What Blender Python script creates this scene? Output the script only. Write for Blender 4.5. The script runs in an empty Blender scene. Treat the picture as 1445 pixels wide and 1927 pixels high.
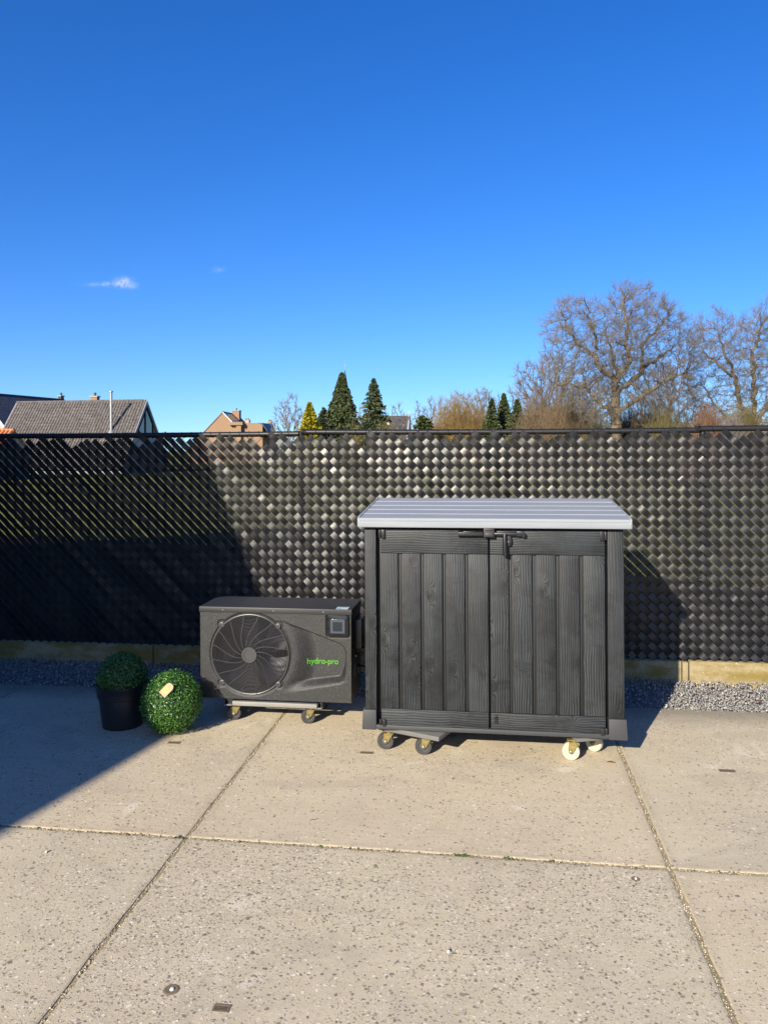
import bpy, bmesh, math, random
import numpy as np
from mathutils import Vector, Matrix, Euler

random.seed(7)
RNG = np.random.default_rng(7)
R = math.radians
PI = math.pi
sc = bpy.context.scene
COL = sc.collection

# ------------------------------------------------------------------ camera
cam_d = bpy.data.cameras.new('camera')
cam = bpy.data.objects.new('camera', cam_d)
COL.objects.link(cam)
cam_d.sensor_fit = 'VERTICAL'
cam_d.sensor_height = 36.0
cam_d.lens = 27.716
cam_d.shift_y = -0.0609
cam_d.clip_start = 0.05
cam_d.clip_end = 5000
cam.location = (0, 0, 1.6753)
cam.rotation_mode = 'XYZ'
cam.matrix_world = (Matrix.Translation((0, 0, 1.6753)) @ Matrix.Rotation(0.1368, 4, 'Z')
                    @ Matrix.Rotation(PI / 2, 4, 'X') @ Matrix.Rotation(-0.0056, 4, 'Z'))
sc.camera = cam

# ------------------------------------------------------------------ sky, sun, exposure
SUN_EL, SUN_AZ = R(24.5), R(21.7)          # light travels towards +Y, turned 21.7 deg to +X
travel = Vector((math.sin(SUN_AZ) * math.cos(SUN_EL), math.cos(SUN_AZ) * math.cos(SUN_EL), -math.sin(SUN_EL)))
world = bpy.data.worlds.new('World')
sc.world = world
world.use_nodes = True
wn, wl = world.node_tree.nodes, world.node_tree.links
wn.clear()
w_out = wn.new('ShaderNodeOutputWorld')
w_bg = wn.new('ShaderNodeBackground')
w_bg.inputs['Strength'].default_value = 0.094
sky = wn.new('ShaderNodeTexSky')
sky.sky_type = 'NISHITA'
sky.sun_disc = False
sky.sun_elevation = SUN_EL
sky.sun_rotation = PI + SUN_AZ
sky.altitude = 0
sky.air_density = 1.0
sky.dust_density = 0.6
sky.ozone_density = 6.0
hs = wn.new('ShaderNodeHueSaturation')
hs.inputs['Saturation'].default_value = 1.22
hs.inputs['Hue'].default_value = 0.513
hs.inputs['Value'].default_value = 1.0
wl.new(sky.outputs[0], hs.inputs['Color'])
# very clear air: the white band that the sky model draws at the horizon sits a little lower than in the model
w_gen = wn.new('ShaderNodeTexCoord')
w_map = wn.new('ShaderNodeMapping')
w_map.inputs['Location'].default_value = (0, 0, 0.05)
wl.new(w_gen.outputs['Generated'], w_map.inputs['Vector'])
wl.new(w_map.outputs[0], sky.inputs['Vector'])


def wmath(op, a, b=None, c=None):
    n = wn.new('ShaderNodeMath')
    n.operation = op
    for i, v in enumerate((a, b, c)):
        if v is None:
            continue
        if isinstance(v, (int, float)):
            n.inputs[i].default_value = v
        else:
            wl.new(v, n.inputs[i])
    return n.outputs[0]


# two wisps of cloud low in the sky, soft edged and broken by noise
w_tc = wn.new('ShaderNodeTexCoord')
w_sep = wn.new('ShaderNodeSeparateXYZ')
wl.new(w_tc.outputs['Generated'], w_sep.inputs[0])
wy = wmath('MAXIMUM', w_sep.outputs['Y'], 0.02)
wu = wmath('DIVIDE', w_sep.outputs['X'], wy)
wv = wmath('DIVIDE', w_sep.outputs['Z'], wy)
w_no = wn.new('ShaderNodeTexNoise')
w_no.inputs['Scale'].default_value = 95
w_no.inputs['Detail'].default_value = 5
w_no.inputs['Roughness'].default_value = 0.62
w_no.inputs['Distortion'].default_value = 0.6
wl.new(w_tc.outputs['Generated'], w_no.inputs['Vector'])
acc = None
for u0, v0, su, sv, amp in ((-0.4885, 0.2275, 0.010, 0.0045, 1.0), (-0.4935, 0.2222, 0.009, 0.0030, 0.55),
                            (-0.518, 0.2250, 0.020, 0.0024, 0.5), (-0.476, 0.2215, 0.008, 0.0040, 0.3), (-0.3574, 0.2385, 0.007, 0.003, 0.33)):
    du = wmath('DIVIDE', wmath('SUBTRACT', wu, u0), su)
    dv = wmath('DIVIDE', wmath('SUBTRACT', wv, v0), sv)
    g = wmath('MULTIPLY', wmath('EXPONENT', wmath('MULTIPLY', wmath('ADD', wmath('MULTIPLY', du, du), wmath('MULTIPLY', dv, dv)), -1.0)), amp)
    acc = g if acc is None else wmath('ADD', acc, g)
msk = wmath('MULTIPLY', acc, wmath('MULTIPLY_ADD', w_no.outputs['Fac'], 4.2, -1.35))
mskc = wn.new('ShaderNodeClamp')
wl.new(msk, mskc.inputs[0])
mskc.inputs['Max'].default_value = 0.75
w_mix = wn.new('ShaderNodeMix')
w_mix.data_type = 'RGBA'
wl.new(mskc.outputs[0], w_mix.inputs[0])
wl.new(hs.outputs[0], w_mix.inputs[6])
w_mix.inputs[7].default_value = (3.2, 3.7, 5.2, 1)
wl.new(w_mix.outputs[2], w_bg.inputs['Color'])
wl.new(w_bg.outputs[0], w_out.inputs[0])

sun_d = bpy.data.lights.new('sun', 'SUN')
sun_d.energy = 4.6
sun_d.angle = R(0.55)
sun_d.color = (1.0, 0.895, 0.74)
sun = bpy.data.objects.new('sun', sun_d)
COL.objects.link(sun)
sun.rotation_euler = travel.to_track_quat('-Z', 'Y').to_euler()
sun.location = (-6, -12, 9)

sc.view_settings.view_transform = 'Standard'
sc.view_settings.look = 'None'
sc.view_settings.gamma = 1
sc.view_settings.use_curve_mapping = False
sc.view_settings.exposure = 1.12

# ================================================================== helpers
def tag(o, label=None, cat=None, group=None, kind=None):
    if label: o['label'] = label
    if cat: o['category'] = cat
    if group: o['group'] = group
    if kind: o['kind'] = kind
    return o


def empty(name, loc, rz=0, label=None, cat=None, group=None):
    o = bpy.data.objects.new(name, None)
    o.empty_display_size = 0.1
    COL.objects.link(o)
    o.location = loc
    o.rotation_euler = (0, 0, rz)
    return tag(o, label, cat, group)


def link(name, me, parent=None, loc=None, rot=None):
    o = bpy.data.objects.new(name, me)
    COL.objects.link(o)
    if parent is not None:
        o.parent = parent
    if loc is not None: o.location = loc
    if rot is not None: o.rotation_euler = rot
    return o


def np_mesh(name, V, F, mat, smooth=False):
    """mesh from an (N,3) array and an (M,k) array of constant-size faces"""
    V = np.asarray(V, np.float32).reshape(-1, 3)
    F = np.asarray(F, np.int32)
    me = bpy.data.meshes.new(name)
    me.vertices.add(len(V))
    me.vertices.foreach_set('co', V.ravel())
    k = F.shape[1]
    me.loops.add(F.size)
    me.loops.foreach_set('vertex_index', F.ravel())
    me.polygons.add(len(F))
    me.polygons.foreach_set('loop_start', np.arange(0, F.size, k, dtype=np.int32))
    me.update(calc_edges=True)
    me.validate()
    if smooth:
        me.polygons.foreach_set('use_smooth', np.ones(len(me.polygons), dtype=bool))
    if mat: me.materials.append(mat)
    return me


class MB:
    """collects simple solids and builds ONE mesh object"""
    def __init__(s):
        s.v, s.f, s.m, s.sm = [], [], [], []

    def add(s, verts, faces, mi=0, smooth=False, M=None):
        b = len(s.v)
        for p in verts:
            p = Vector(p)
            if M is not None: p = M @ p
            s.v.append(tuple(p))
        for f in faces:
            s.f.append(tuple(i + b for i in f)); s.m.append(mi); s.sm.append(smooth)
        return s

    def box(s, x0, x1, y0, y1, z0, z1, mi=0, M=None):
        v = [(x0, y0, z0), (x1, y0, z0), (x1, y1, z0), (x0, y1, z0), (x0, y0, z1), (x1, y0, z1), (x1, y1, z1), (x0, y1, z1)]
        f = [(0, 3, 2, 1), (4, 5, 6, 7), (0, 1, 5, 4), (1, 2, 6, 5), (2, 3, 7, 6), (3, 0, 4, 7)]
        return s.add(v, f, mi, False, M)

    def prism(s, poly, axis, a, b, mi=0, M=None, smooth=False):
        """poly in the plane normal to axis ('x': (y,z), 'y': (x,z), 'z': (x,y)), extruded from a to b"""
        def P(p, t):
            return {'x': (t, p[0], p[1]), 'y': (p[0], t, p[1]), 'z': (p[0], p[1], t)}[axis]
        n = len(poly)
        v = [P(p, a) for p in poly] + [P(p, b) for p in poly]
        f = [tuple(range(n))[::-1], tuple(range(n, 2 * n))] + [(i, (i + 1) % n, n + (i + 1) % n, n + i) for i in range(n)]
        return s.add(v, f, mi, smooth, M)

    def tube(s, pts, r, n=8, mi=0, caps=True, M=None, closed=False, smooth=True):
        pts = [Vector(p) for p in pts]
        N = len(pts)
        rr = r if isinstance(r, (list, tuple)) else [r] * N
        v, f = [], []
        up = None
        for i, p in enumerate(pts):
            if closed: t = pts[(i + 1) % N] - pts[i - 1]
            else: t = pts[min(i + 1, N - 1)] - pts[max(i - 1, 0)]
            t.normalize()
            if up is None:
                up = Vector((0, 0, 1)) if abs(t.z) < 0.9 else Vector((1, 0, 0))
            a = t.cross(up)
            if a.length < 1e-6: a = t.orthogonal()
            a.normalize(); b = a.cross(t); up = b
            for k in range(n):
                th = 2 * PI * k / n
                v.append(p + (a * math.cos(th) + b * math.sin(th)) * rr[i])
        for i in range(N if closed else N - 1):
            j = (i + 1) % N
            for k in range(n):
                f.append((i * n + k, i * n + (k + 1) % n, j * n + (k + 1) % n, j * n + k))
        s.add(v, f, mi, smooth, M)
        if caps and not closed:
            b = len(s.v) - len(v)
            s.f += [tuple(b + k for k in range(n))[::-1], tuple(b + (N - 1) * n + k for k in range(n))]
            s.m += [mi, mi]; s.sm += [False, False]
        return s

    def lathe(s, prof, n=32, axis='z', c=(0, 0, 0), mi=0, M=None, smooth=True):
        """prof = [(r, h)...] revolved about an axis through c"""
        v, f = [], []
        for r, h in prof:
            for k in range(n):
                th = 2 * PI * k / n
                x, y = r * math.cos(th), r * math.sin(th)
                p = {'z': (x, y, h), 'y': (x, h, y), 'x': (h, x, y)}[axis]
                v.append((p[0] + c[0], p[1] + c[1], p[2] + c[2]))
        for i in range(len(prof) - 1):
            for k in range(n):
                f.append((i * n + k, i * n + (k + 1) % n, (i + 1) * n + (k + 1) % n, (i + 1) * n + k))
        return s.add(v, f, mi, smooth, M)

    def build(s, name, mats, parent=None, bevel=0, seg=2, loc=None, rot=None, angle=35):
        me = bpy.data.meshes.new(name)
        me.from_pydata(s.v, [], s.f)
        me.update()
        mats = mats if isinstance(mats, (list, tuple)) else [mats]
        for m in mats: me.materials.append(m)
        me.polygons.foreach_set('material_index', s.m)
        me.polygons.foreach_set('use_smooth', s.sm)
        bm = bmesh.new(); bm.from_mesh(me)
        bmesh.ops.recalc_face_normals(bm, faces=bm.faces)
        if bevel:
            es = [e for e in bm.edges if len(e.link_faces) == 2 and e.calc_face_angle(0) > R(angle)]
            bmesh.ops.bevel(bm, geom=es, offset=bevel, segments=seg, profile=0.6, affect='EDGES', clamp_overlap=True)
            for f in bm.faces: f.smooth = True
        bm.to_mesh(me); bm.free()
        if any(s.sm) or bevel:
            me.set_sharp_from_angle(angle=R(40))
        return link(name, me, parent, loc, rot)


# ------------------------------------------------------------------ materials
class NT:
    def __init__(s, name):
        s.mat = bpy.data.materials.new(name)
        s.mat.use_nodes = True
        s.t = s.mat.node_tree
        s.t.nodes.clear()
        s.out = s.t.nodes.new('ShaderNodeOutputMaterial')
        s.b = s.t.nodes.new('ShaderNodeBsdfPrincipled')
        s.t.links.new(s.b.outputs[0], s.out.inputs[0])

    def n(s, typ, **kw):
        nd = s.t.nodes.new(typ)
        for k, v in kw.items():
            setattr(nd, k, v)
        return nd

    def set(s, sock, v):
        if isinstance(v, bpy.types.NodeSocket): s.t.links.new(v, sock)
        elif isinstance(v, (tuple, list)) and len(v) == 3 and sock.type == 'RGBA': sock.default_value = (*v, 1)
        else: sock.default_value = v

    def math(s, op, a, b=None, c=None, clamp=False):
        nd = s.n('ShaderNodeMath', operation=op, use_clamp=clamp)
        for i, v in enumerate((a, b, c)):
            if v is not None: s.set(nd.inputs[i], v)
        return nd.outputs[0]

    def vmath(s, op, a, b=None):
        nd = s.n('ShaderNodeVectorMath', operation=op)
        s.set(nd.inputs[0], a)
        if b is not None: s.set(nd.inputs[1], b)
        return nd.outputs[0]

    def obj(s): return s.n('ShaderNodeTexCoord').outputs['Object']
    def pos(s): return s.n('ShaderNodeNewGeometry').outputs['Position']
    def island(s): return s.n('ShaderNodeNewGeometry').outputs['Random Per Island']
    def rnd(s): return s.n('ShaderNodeObjectInfo').outputs['Random']

    def mapping(s, vec, scale=(1, 1, 1), loc=(0, 0, 0)):
        nd = s.n('ShaderNodeMapping')
        s.set(nd.inputs['Vector'], vec); s.set(nd.inputs['Scale'], Vector(scale)); s.set(nd.inputs['Location'], Vector(loc))
        return nd.outputs[0]

    def noise(s, vec, scale, detail=4, rough=0.55, dist=0.0, color=False):
        nd = s.n('ShaderNodeTexNoise')
        s.set(nd.inputs['Vector'], vec); s.set(nd.inputs['Scale'], scale); s.set(nd.inputs['Detail'], detail)
        s.set(nd.inputs['Roughness'], rough); s.set(nd.inputs['Distortion'], dist)
        return nd.outputs['Color' if color else 'Fac']

    def voro(s, vec, scale, feature='F1', rand=1.0, smooth=None):
        nd = s.n('ShaderNodeTexVoronoi', feature=feature)
        s.set(nd.inputs['Vector'], vec); s.set(nd.inputs['Scale'], scale); s.set(nd.inputs['Randomness'], rand)
        if smooth is not None: s.set(nd.inputs['Smoothness'], smooth)
        return nd

    def ramp(s, fac, stops, interp='LINEAR'):
        nd = s.n('ShaderNodeValToRGB')
        nd.color_ramp.interpolation = interp
        el = nd.color_ramp.elements
        while len(el) < len(stops): el.new(0.5)
        for e, (p, c) in zip(el, stops):
            e.position = p
            e.color = (c, c, c, 1) if isinstance(c, (int, float)) else (*c, 1)
        s.set(nd.inputs[0], fac)
        return nd.outputs[0]

    def mix(s, fac, a, b, blend='MIX'):
        nd = s.n('ShaderNodeMix', data_type='RGBA', blend_type=blend)
        s.set(nd.inputs[0], fac); s.set(nd.inputs[6], a); s.set(nd.inputs[7], b)
        return nd.outputs[2]

    def range(s, v, a, b, c=0.0, d=1.0, smooth=False):
        nd = s.n('ShaderNodeMapRange', interpolation_type='SMOOTHSTEP' if smooth else 'LINEAR')
        s.set(nd.inputs[0], v)
        for i, q in enumerate((a, b, c, d)): s.set(nd.inputs[1 + i], q)
        return nd.outputs[0]

    def bump(s, h, dist=0.002, strength=1.0, normal=None):
        nd = s.n('ShaderNodeBump')
        s.set(nd.inputs['Height'], h); s.set(nd.inputs['Distance'], dist); s.set(nd.inputs['Strength'], strength)
        if normal is not None: s.set(nd.inputs['Normal'], normal)
        return nd.outputs[0]

    def final(s, color=None, rough=0.5, normal=None, metal=None, spec=None, **kw):
        if color is not None: s.set(s.b.inputs['Base Color'], color)
        s.set(s.b.inputs['Roughness'], rough)
        if normal is not None: s.set(s.b.inputs['Normal'], normal)
        if metal is not None: s.set(s.b.inputs['Metallic'], metal)
        if spec is not None: s.set(s.b.inputs['Specular IOR Level'], spec)
        for k, v in kw.items(): s.set(s.b.inputs[k.replace('_', ' ')], v)
        return s.mat


def m_plain(name, col, rough=0.5, var=0.12, scale=30, bump=0.0, metal=0.0, spec=0.5):
    t = NT(name)
    p = t.obj()
    n = t.noise(p, scale, 5, 0.6)
    n2 = t.noise(p, scale * 0.13, 3, 0.6)
    f = t.math('MULTIPLY_ADD', t.math('ADD', n, n2), var, 1.0 - var)
    c = t.mix(1.0, col, t.mix(0.0, (1, 1, 1), (1, 1, 1)), 'MULTIPLY')
    nd = t.n('ShaderNodeVectorMath', operation='SCALE')
    nd.inputs[0].default_value = col
    t.set(nd.inputs['Scale'], f)
    nm = t.bump(n, bump) if bump else None
    return t.final(nd.outputs[0], t.math('MULTIPLY_ADD', n2, 0.2, rough - 0.1), nm, metal, spec)


def m_concrete():
    t = NT('slab_concrete')
    at = t.n('ShaderNodeAttribute', attribute_type='OBJECT', attribute_name='wear').outputs['Fac']
    p0 = t.pos()
    big = t.noise(p0, 1.1, 5, 0.6)
    mid = t.noise(p0, 6, 6, 0.65)
    fine = t.noise(p0, 240, 3, 0.7)
    streak = t.noise(t.mapping(p0, (3, 26, 1)), 2.2, 5, 0.6)
    warp = t.vmath('ADD', p0, t.vmath('MULTIPLY', t.vmath('SUBTRACT', t.noise(p0, 75, 3, 0.6, color=True), (0.5, 0.5, 0.5)), (0.020, 0.020, 0)))
    warp = t.vmath('MULTIPLY', warp, (1, 1, 0))
    base = t.mix(t.range(big, 0.3, 0.7, smooth=True), (0.53, 0.468, 0.322), (0.46, 0.397, 0.285))
    base = t.mix(t.range(mid, 0.42, 0.72, 0, 0.55), base, (0.57, 0.50, 0.385))
    base = t.mix(t.math('MULTIPLY', t.range(streak, 0.45, 0.75), 0.5), base, (0.64, 0.55, 0.41))
    base = t.mix(t.range(t.noise(p0, 2.3, 4, 0.6), 0.56, 0.75, 0, 0.35), base, (0.40, 0.345, 0.28))
    base = t.mix(t.range(fine, 0.38, 0.72, 0, 0.62), base, (0.31, 0.25, 0.185))
    base = t.mix(t.range(t.noise(p0, 130, 3, 0.7), 0.55, 0.72, 0, 0.5), base, (0.70, 0.63, 0.50))
    base = t.mix(0.6, base, t.mix(t.rnd(), (1.0, 0.985, 0.93), (0.95, 0.985, 0.97)), 'MULTIPLY')
    st1 = t.noise(t.mapping(p0, (1, 1.6, 1), (11, 3, 0)), 1.7, 7, 0.62, 0.8)
    base = t.mix(t.math('MULTIPLY', t.range(st1, 0.54, 0.62, smooth=True), 0.38), base, (0.36, 0.31, 0.235))
    st2 = t.noise(t.mapping(p0, (1.3, 1, 1), (4, 19, 0)), 2.6, 7, 0.65, 0.5)
    base = t.mix(t.math('MULTIPLY', t.range(st2, 0.60, 0.68, smooth=True), 0.5), base, (0.62, 0.575, 0.47))
    sj = t.n('ShaderNodeSeparateXYZ'); t.set(sj.inputs[0], t.vmath('SUBTRACT', p0, (-1.3195, 3.2658, 0)))
    jx = t.math('ABSOLUTE', t.math('SUBTRACT', t.math('FRACT', t.math('ADD', t.math('DIVIDE', sj.outputs[0], 2.01), 0.5)), 0.5))
    jy = t.math('ABSOLUTE', t.math('SUBTRACT', t.math('FRACT', t.math('ADD', t.math('DIVIDE', sj.outputs[1], 2.01), 0.5)), 0.5))
    jd = t.math('ADD', t.math('MULTIPLY', t.math('MINIMUM', jx, jy), 2.01), t.math('MULTIPLY', t.math('SUBTRACT', st2, 0.5), 0.16))
    base = t.mix(t.range(jd, 0.0, 0.07, 0.38, 0.0, smooth=True), base, (0.34, 0.29, 0.20))
    # where the cement skin has worn off the pebbles show
    exposed = t.math('MULTIPLY', t.range(t.noise(p0, 0.9, 3, 0.5), 0.30, 0.62, 0.25, 1.0, smooth=True), at)

    def pebbles(scale, lo, hi, keep, off):
        v = t.voro(t.vmath('ADD', warp, off), scale)
        r = t.n('ShaderNodeSeparateColor'); t.set(r.inputs[0], v.outputs['Color'])
        rad = t.math('MULTIPLY_ADD', r.outputs[0], hi - lo, lo)
        m = t.range(t.math('SUBTRACT', rad, v.outputs['Distance']), 0.0, 0.07)
        k = t.math('LESS_THAN', r.outputs[1], t.math('MULTIPLY', exposed, keep))
        return t.math('MULTIPLY', m, k), r.outputs[2]
    m1, c1 = pebbles(78, 0.18, 0.52, 1.0, (3.1, 1.7, 0))
    m2, c2 = pebbles(160, 0.18, 0.50, 1.0, (0.3, 7.7, 0))
    m3, c3 = pebbles(27, 0.14, 0.30, 0.24, (5.5, 2.2, 0))
    stops = [(0.0, (0.14, 0.115, 0.09)), (0.2, (0.235, 0.19, 0.145)), (0.45, (0.30, 0.24, 0.18)), (0.66, (0.36, 0.30, 0.235)), (0.82, (0.70, 0.63, 0.52)), (0.95, (0.62, 0.54, 0.44)), (1, (0.10, 0.095, 0.09))]
    col = t.mix(t.math('MULTIPLY', m2, 0.85), base, t.ramp(c2, stops))
    col = t.mix(t.math('MULTIPLY', m1, 0.85), col, t.ramp(c1, stops))
    col = t.mix(t.math('MULTIPLY', m3, 0.9), col, t.ramp(c3, stops))
    # small dark pits everywhere
    vp = t.voro(t.mapping(warp, (1, 1.0, 1), (9, 4, 0)), 44)
    rp = t.n('ShaderNodeSeparateColor'); t.set(rp.inputs[0], vp.outputs['Color'])
    pit = t.math('MULTIPLY', t.range(t.math('SUBTRACT', t.math('MULTIPLY', rp.outputs[0], 0.22), vp.outputs['Distance']), 0, 0.05), t.math('LESS_THAN', rp.outputs[1], 0.24))
    col = t.mix(t.math('MULTIPLY', pit, 0.8), col, (0.11, 0.09, 0.075))
    # a darker damp stripe along the gravel edge of the slabs
    sy = t.n('ShaderNodeSeparateXYZ'); t.set(sy.inputs[0], p0)
    edge = t.math('MULTIPLY', t.range(t.math('ADD', sy.outputs[1], t.math('MULTIPLY', mid, 0.25)), 5.02, 5.36, smooth=True), 0.72)
    col = t.mix(edge, col, (0.17, 0.155, 0.12))
    h = t.math('ADD', t.math('MULTIPLY', fine, 0.35), t.math('MULTIPLY', t.math('ADD', m1, m2), 0.5))
    h = t.math('SUBTRACT', h, t.math('MULTIPLY', pit, 1.2))
    h = t.math('ADD', h, t.math('MULTIPLY', mid, 0.8))
    return t.final(col, t.range(fine, 0.2, 0.8, 0.75, 0.95), t.bump(h, 0.0022, 0.9), spec=0.3)


def m_wood(name, axis):
    """dark moulded wood-grain; axis = length direction of the board"""
    t = NT(name)
    off = t.n('ShaderNodeCombineXYZ')
    r = t.rnd()
    t.set(off.inputs[0], t.math('MULTIPLY', r, 37.0)); t.set(off.inputs[1], t.math('MULTIPLY', r, 61.0)); t.set(off.inputs[2], t.math('MULTIPLY', r, 23.0))
    p = t.vmath('ADD', t.obj(), off.outputs[0])
    sp = t.n('ShaderNodeSeparateXYZ'); t.set(sp.inputs[0], p)
    across, along = (sp.outputs[0], sp.outputs[2]) if axis == 'z' else (sp.outputs[2], sp.outputs[0])
    q = t.n('ShaderNodeCombineXYZ')
    t.set(q.inputs[0], across); t.set(q.inputs[1], t.math('MULTIPLY', along, 0.42))
    q = q.outputs[0]
    wob = t.noise(q, 9, 2, 0.5)
    low = t.noise(t.mapping(q, (1, 0.35, 1)), 4, 2, 0.5)
    kn = t.voro(q, 7.5); kn.voronoi_dimensions = '2D'
    kd = t.math('MULTIPLY', kn.outputs['Distance'], 1.0)
    kr = t.n('ShaderNodeSeparateColor'); t.set(kr.inputs[0], kn.outputs['Color'])
    kon = t.math('LESS_THAN', kr.outputs[0], 0.45)
    kfall = t.math('MULTIPLY', t.math('POWER', t.range(kd, 0.0, 0.30, 1.0, 0.0), 2.0), kon)
    pot = t.math('MULTIPLY', across, 480.0)
    pot = t.math('ADD', pot, t.math('MULTIPLY', wob, 17.0))
    pot = t.math('ADD', pot, t.math('MULTIPLY', low, 16.0))
    pot = t.math('ADD', pot, t.math('MULTIPLY', kfall, 40.0))
    grain = t.math('MULTIPLY_ADD', t.math('SINE', pot), 0.5, 0.5)
    fib = t.noise(t.mapping(q, (130, 5, 1)), 1.6, 4, 0.65)
    amt = t.range(t.noise(q, 3.3, 3, 0.5), 0.3, 0.7, 0.25, 1.0)
    g = t.math('MULTIPLY', grain, amt)
    g = t.math('ADD', t.math('MULTIPLY', g, 0.45), t.math('MULTIPLY', fib, 0.65))
    blot = t.noise(p, 6.5, 6, 0.66, 0.9)
    col = t.ramp(g, [(0.22, (0.0038, 0.0044, 0.005)), (0.45, (0.0118, 0.0140, 0.0158)), (0.80, (0.042, 0.0485, 0.054))])
    col = t.mix(t.range(blot, 0.49, 0.64, 0, 0.82), col, (0.0055, 0.0064, 0.0074))
    col = t.mix(t.range(t.noise(t.mapping(p, (1, 1, 1), (3, 5, 7)), 3.1, 4, 0.6), 0.5, 0.75, 0, 0.6), col, (0.036, 0.0415, 0.046))
    core = t.math('MULTIPLY', t.range(t.math('ADD', kd, t.math('MULTIPLY', t.math('SUBTRACT', blot, 0.5), 0.25)), 0.03, 0.20, 1.0, 0.0, smooth=True), kon)
    col = t.mix(t.math('MULTIPLY', core, 0.75), col, (0.0045, 0.005, 0.0055))
    tint = t.mix(t.rnd(), (1.12, 1.12, 1.08), (0.84, 0.87, 0.92))
    col = t.mix(0.8, col, tint, 'MULTIPLY')
    hh = t.math('ADD', g, t.math('MULTIPLY', kfall, 0.5))
    return t.final(col, t.range(fib, 0.2, 0.8, 0.45, 0.62), t.bump(hh, 0.0018, 0.85), spec=0.35)


def m_leaf(name, c1, c2, c3, rough=0.35, spec=0.5, trans=0.0):
    t = NT(name)
    i = t.island()
    p = t.obj()
    big = t.noise(p, 1.6, 3, 0.6)
    c = t.ramp(t.math('MULTIPLY_ADD', big, 0.5, t.math('MULTIPLY', i, 0.6)), [(0.1, c1), (0.55, c2), (0.95, c3)])
    return t.final(c, rough, spec=spec)


def m_bark(name, c1, c2, scale=9):
    t = NT(name)
    p = t.pos()
    n = t.noise(t.mapping(p, (1, 1, 0.35)), scale, 5, 0.65)
    i = t.island()
    c = t.ramp(t.math('MULTIPLY_ADD', i, 0.45, t.math('MULTIPLY', n, 0.6)), [(0.2, c1), (0.8, c2)])
    return t.final(c, 0.85, t.bump(n, 0.02, 0.5), spec=0.2)


M = {}
M['concrete'] = m_concrete()
M['wood_v'] = m_wood('dark_wood_grain_upright', 'z')
M['wood_h'] = m_wood('dark_wood_grain_level', 'x')
M['dark_plastic'] = m_plain('dark_plastic', (0.018, 0.019, 0.020), 0.5, 0.12, 60, 0.0002)
M['foot_plastic'] = m_plain('foot_plastic', (0.032, 0.034, 0.036), 0.55, 0.1, 40, 0.0002)
M['black_plastic'] = m_plain('black_plastic', (0.010, 0.010, 0.011), 0.38, 0.2, 40, 0.0002)
M['pot_plastic'] = m_plain('pot_plastic', (0.012, 0.013, 0.015), 0.42, 0.2, 20, 0.0002)
M['recess'] = m_plain('recess_plastic', (0.007, 0.007, 0.0075), 0.55, 0.2, 40)
M['rubber'] = m_plain('wheel_rubber', (0.035, 0.034, 0.033), 0.75, 0.2, 50, 0.0004)
M['hub_grey'] = m_plain('hub_grey', (0.05, 0.049, 0.048), 0.6, 0.2, 50)
M['cream_wheel'] = m_plain('cream_nylon', (0.47, 0.43, 0.29), 0.45, 0.14, 30, 0.0003)
M['steel'] = m_plain('worn_steel', (0.19, 0.19, 0.19), 0.42, 0.25, 40, 0.0003, metal=0.6)
M['aluminium'] = m_plain('dull_aluminium', (0.21, 0.205, 0.19), 0.5, 0.2, 40, 0.0003, metal=0.25)
M['galv'] = m_plain('flue_steel', (0.30, 0.31, 0.32), 0.4, 0.15, 20, metal=0.5)
M['sticker_white'] = m_plain('sticker_white', (0.45, 0.50, 0.53), 0.4, 0.05, 40)
M['sticker_blue'] = m_plain('sticker_blue', (0.05, 0.22, 0.34), 0.4, 0.05, 40)
M['black_coat'] = m_plain('black_coated_steel', (0.010, 0.010, 0.011), 0.46, 0.2, 30, 0.0002, spec=0.35)


M['wire'] = m_plain('black_wire_coat', (0.006, 0.006, 0.006), 0.55, 0.2, 30, spec=0.3)


def m_zinc():
    t = NT('yellow_zinc')
    p = t.obj()
    n = t.noise(p, 45, 5, 0.65)
    c = t.ramp(n, [(0.3, (0.11, 0.075, 0.022)), (0.5, (0.235, 0.185, 0.065)), (0.75, (0.36, 0.305, 0.14))])
    return t.final(c, 0.42, t.bump(n, 0.0004), 0.45)


def m_lid():
    t = NT('light_grey_lid_plastic')
    p = t.obj()
    fib = t.noise(t.mapping(p, (4, 90, 90)), 1.5, 4, 0.6)
    wob = t.noise(t.mapping(p, (1.2, 14, 14)), 1.5, 3, 0.6, 0.4)
    c = t.mix(t.range(wob, 0.35, 0.68), (0.215, 0.237, 0.262), (0.25, 0.271, 0.292))
    c = t.mix(t.range(fib, 0.45, 0.8, 0, 0.4), c, (0.17, 0.186, 0.21))
    return t.final(c, 0.6, t.bump(t.math('ADD', fib, wob), 0.0008, 0.7), spec=0.2)


def m_strip():
    t = NT('black_pvc_strip')
    p = t.pos()
    r = t.rnd()
    n = t.noise(p, 45, 4, 0.6)
    dust = t.noise(p, 7, 5, 0.65)
    c = t.mix(t.range(dust, 0.45, 0.8, 0, 0.5), (0.004, 0.004, 0.0045), (0.019, 0.0175, 0.015))
    c = t.mix(t.math('MULTIPLY', r, 0.3), c, (0.016, 0.0165, 0.018))
    rough = t.math('ADD', t.range(dust, 0.3, 0.75, 0.31, 0.43), t.math('MULTIPLY', r, 0.06))
    dent = t.noise(p, 16, 3, 0.55)
    return t.final(c, rough, t.bump(t.math('ADD', t.math('MULTIPLY', n, 0.22), dent), 0.0022, 0.8), spec=0.37)


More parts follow.
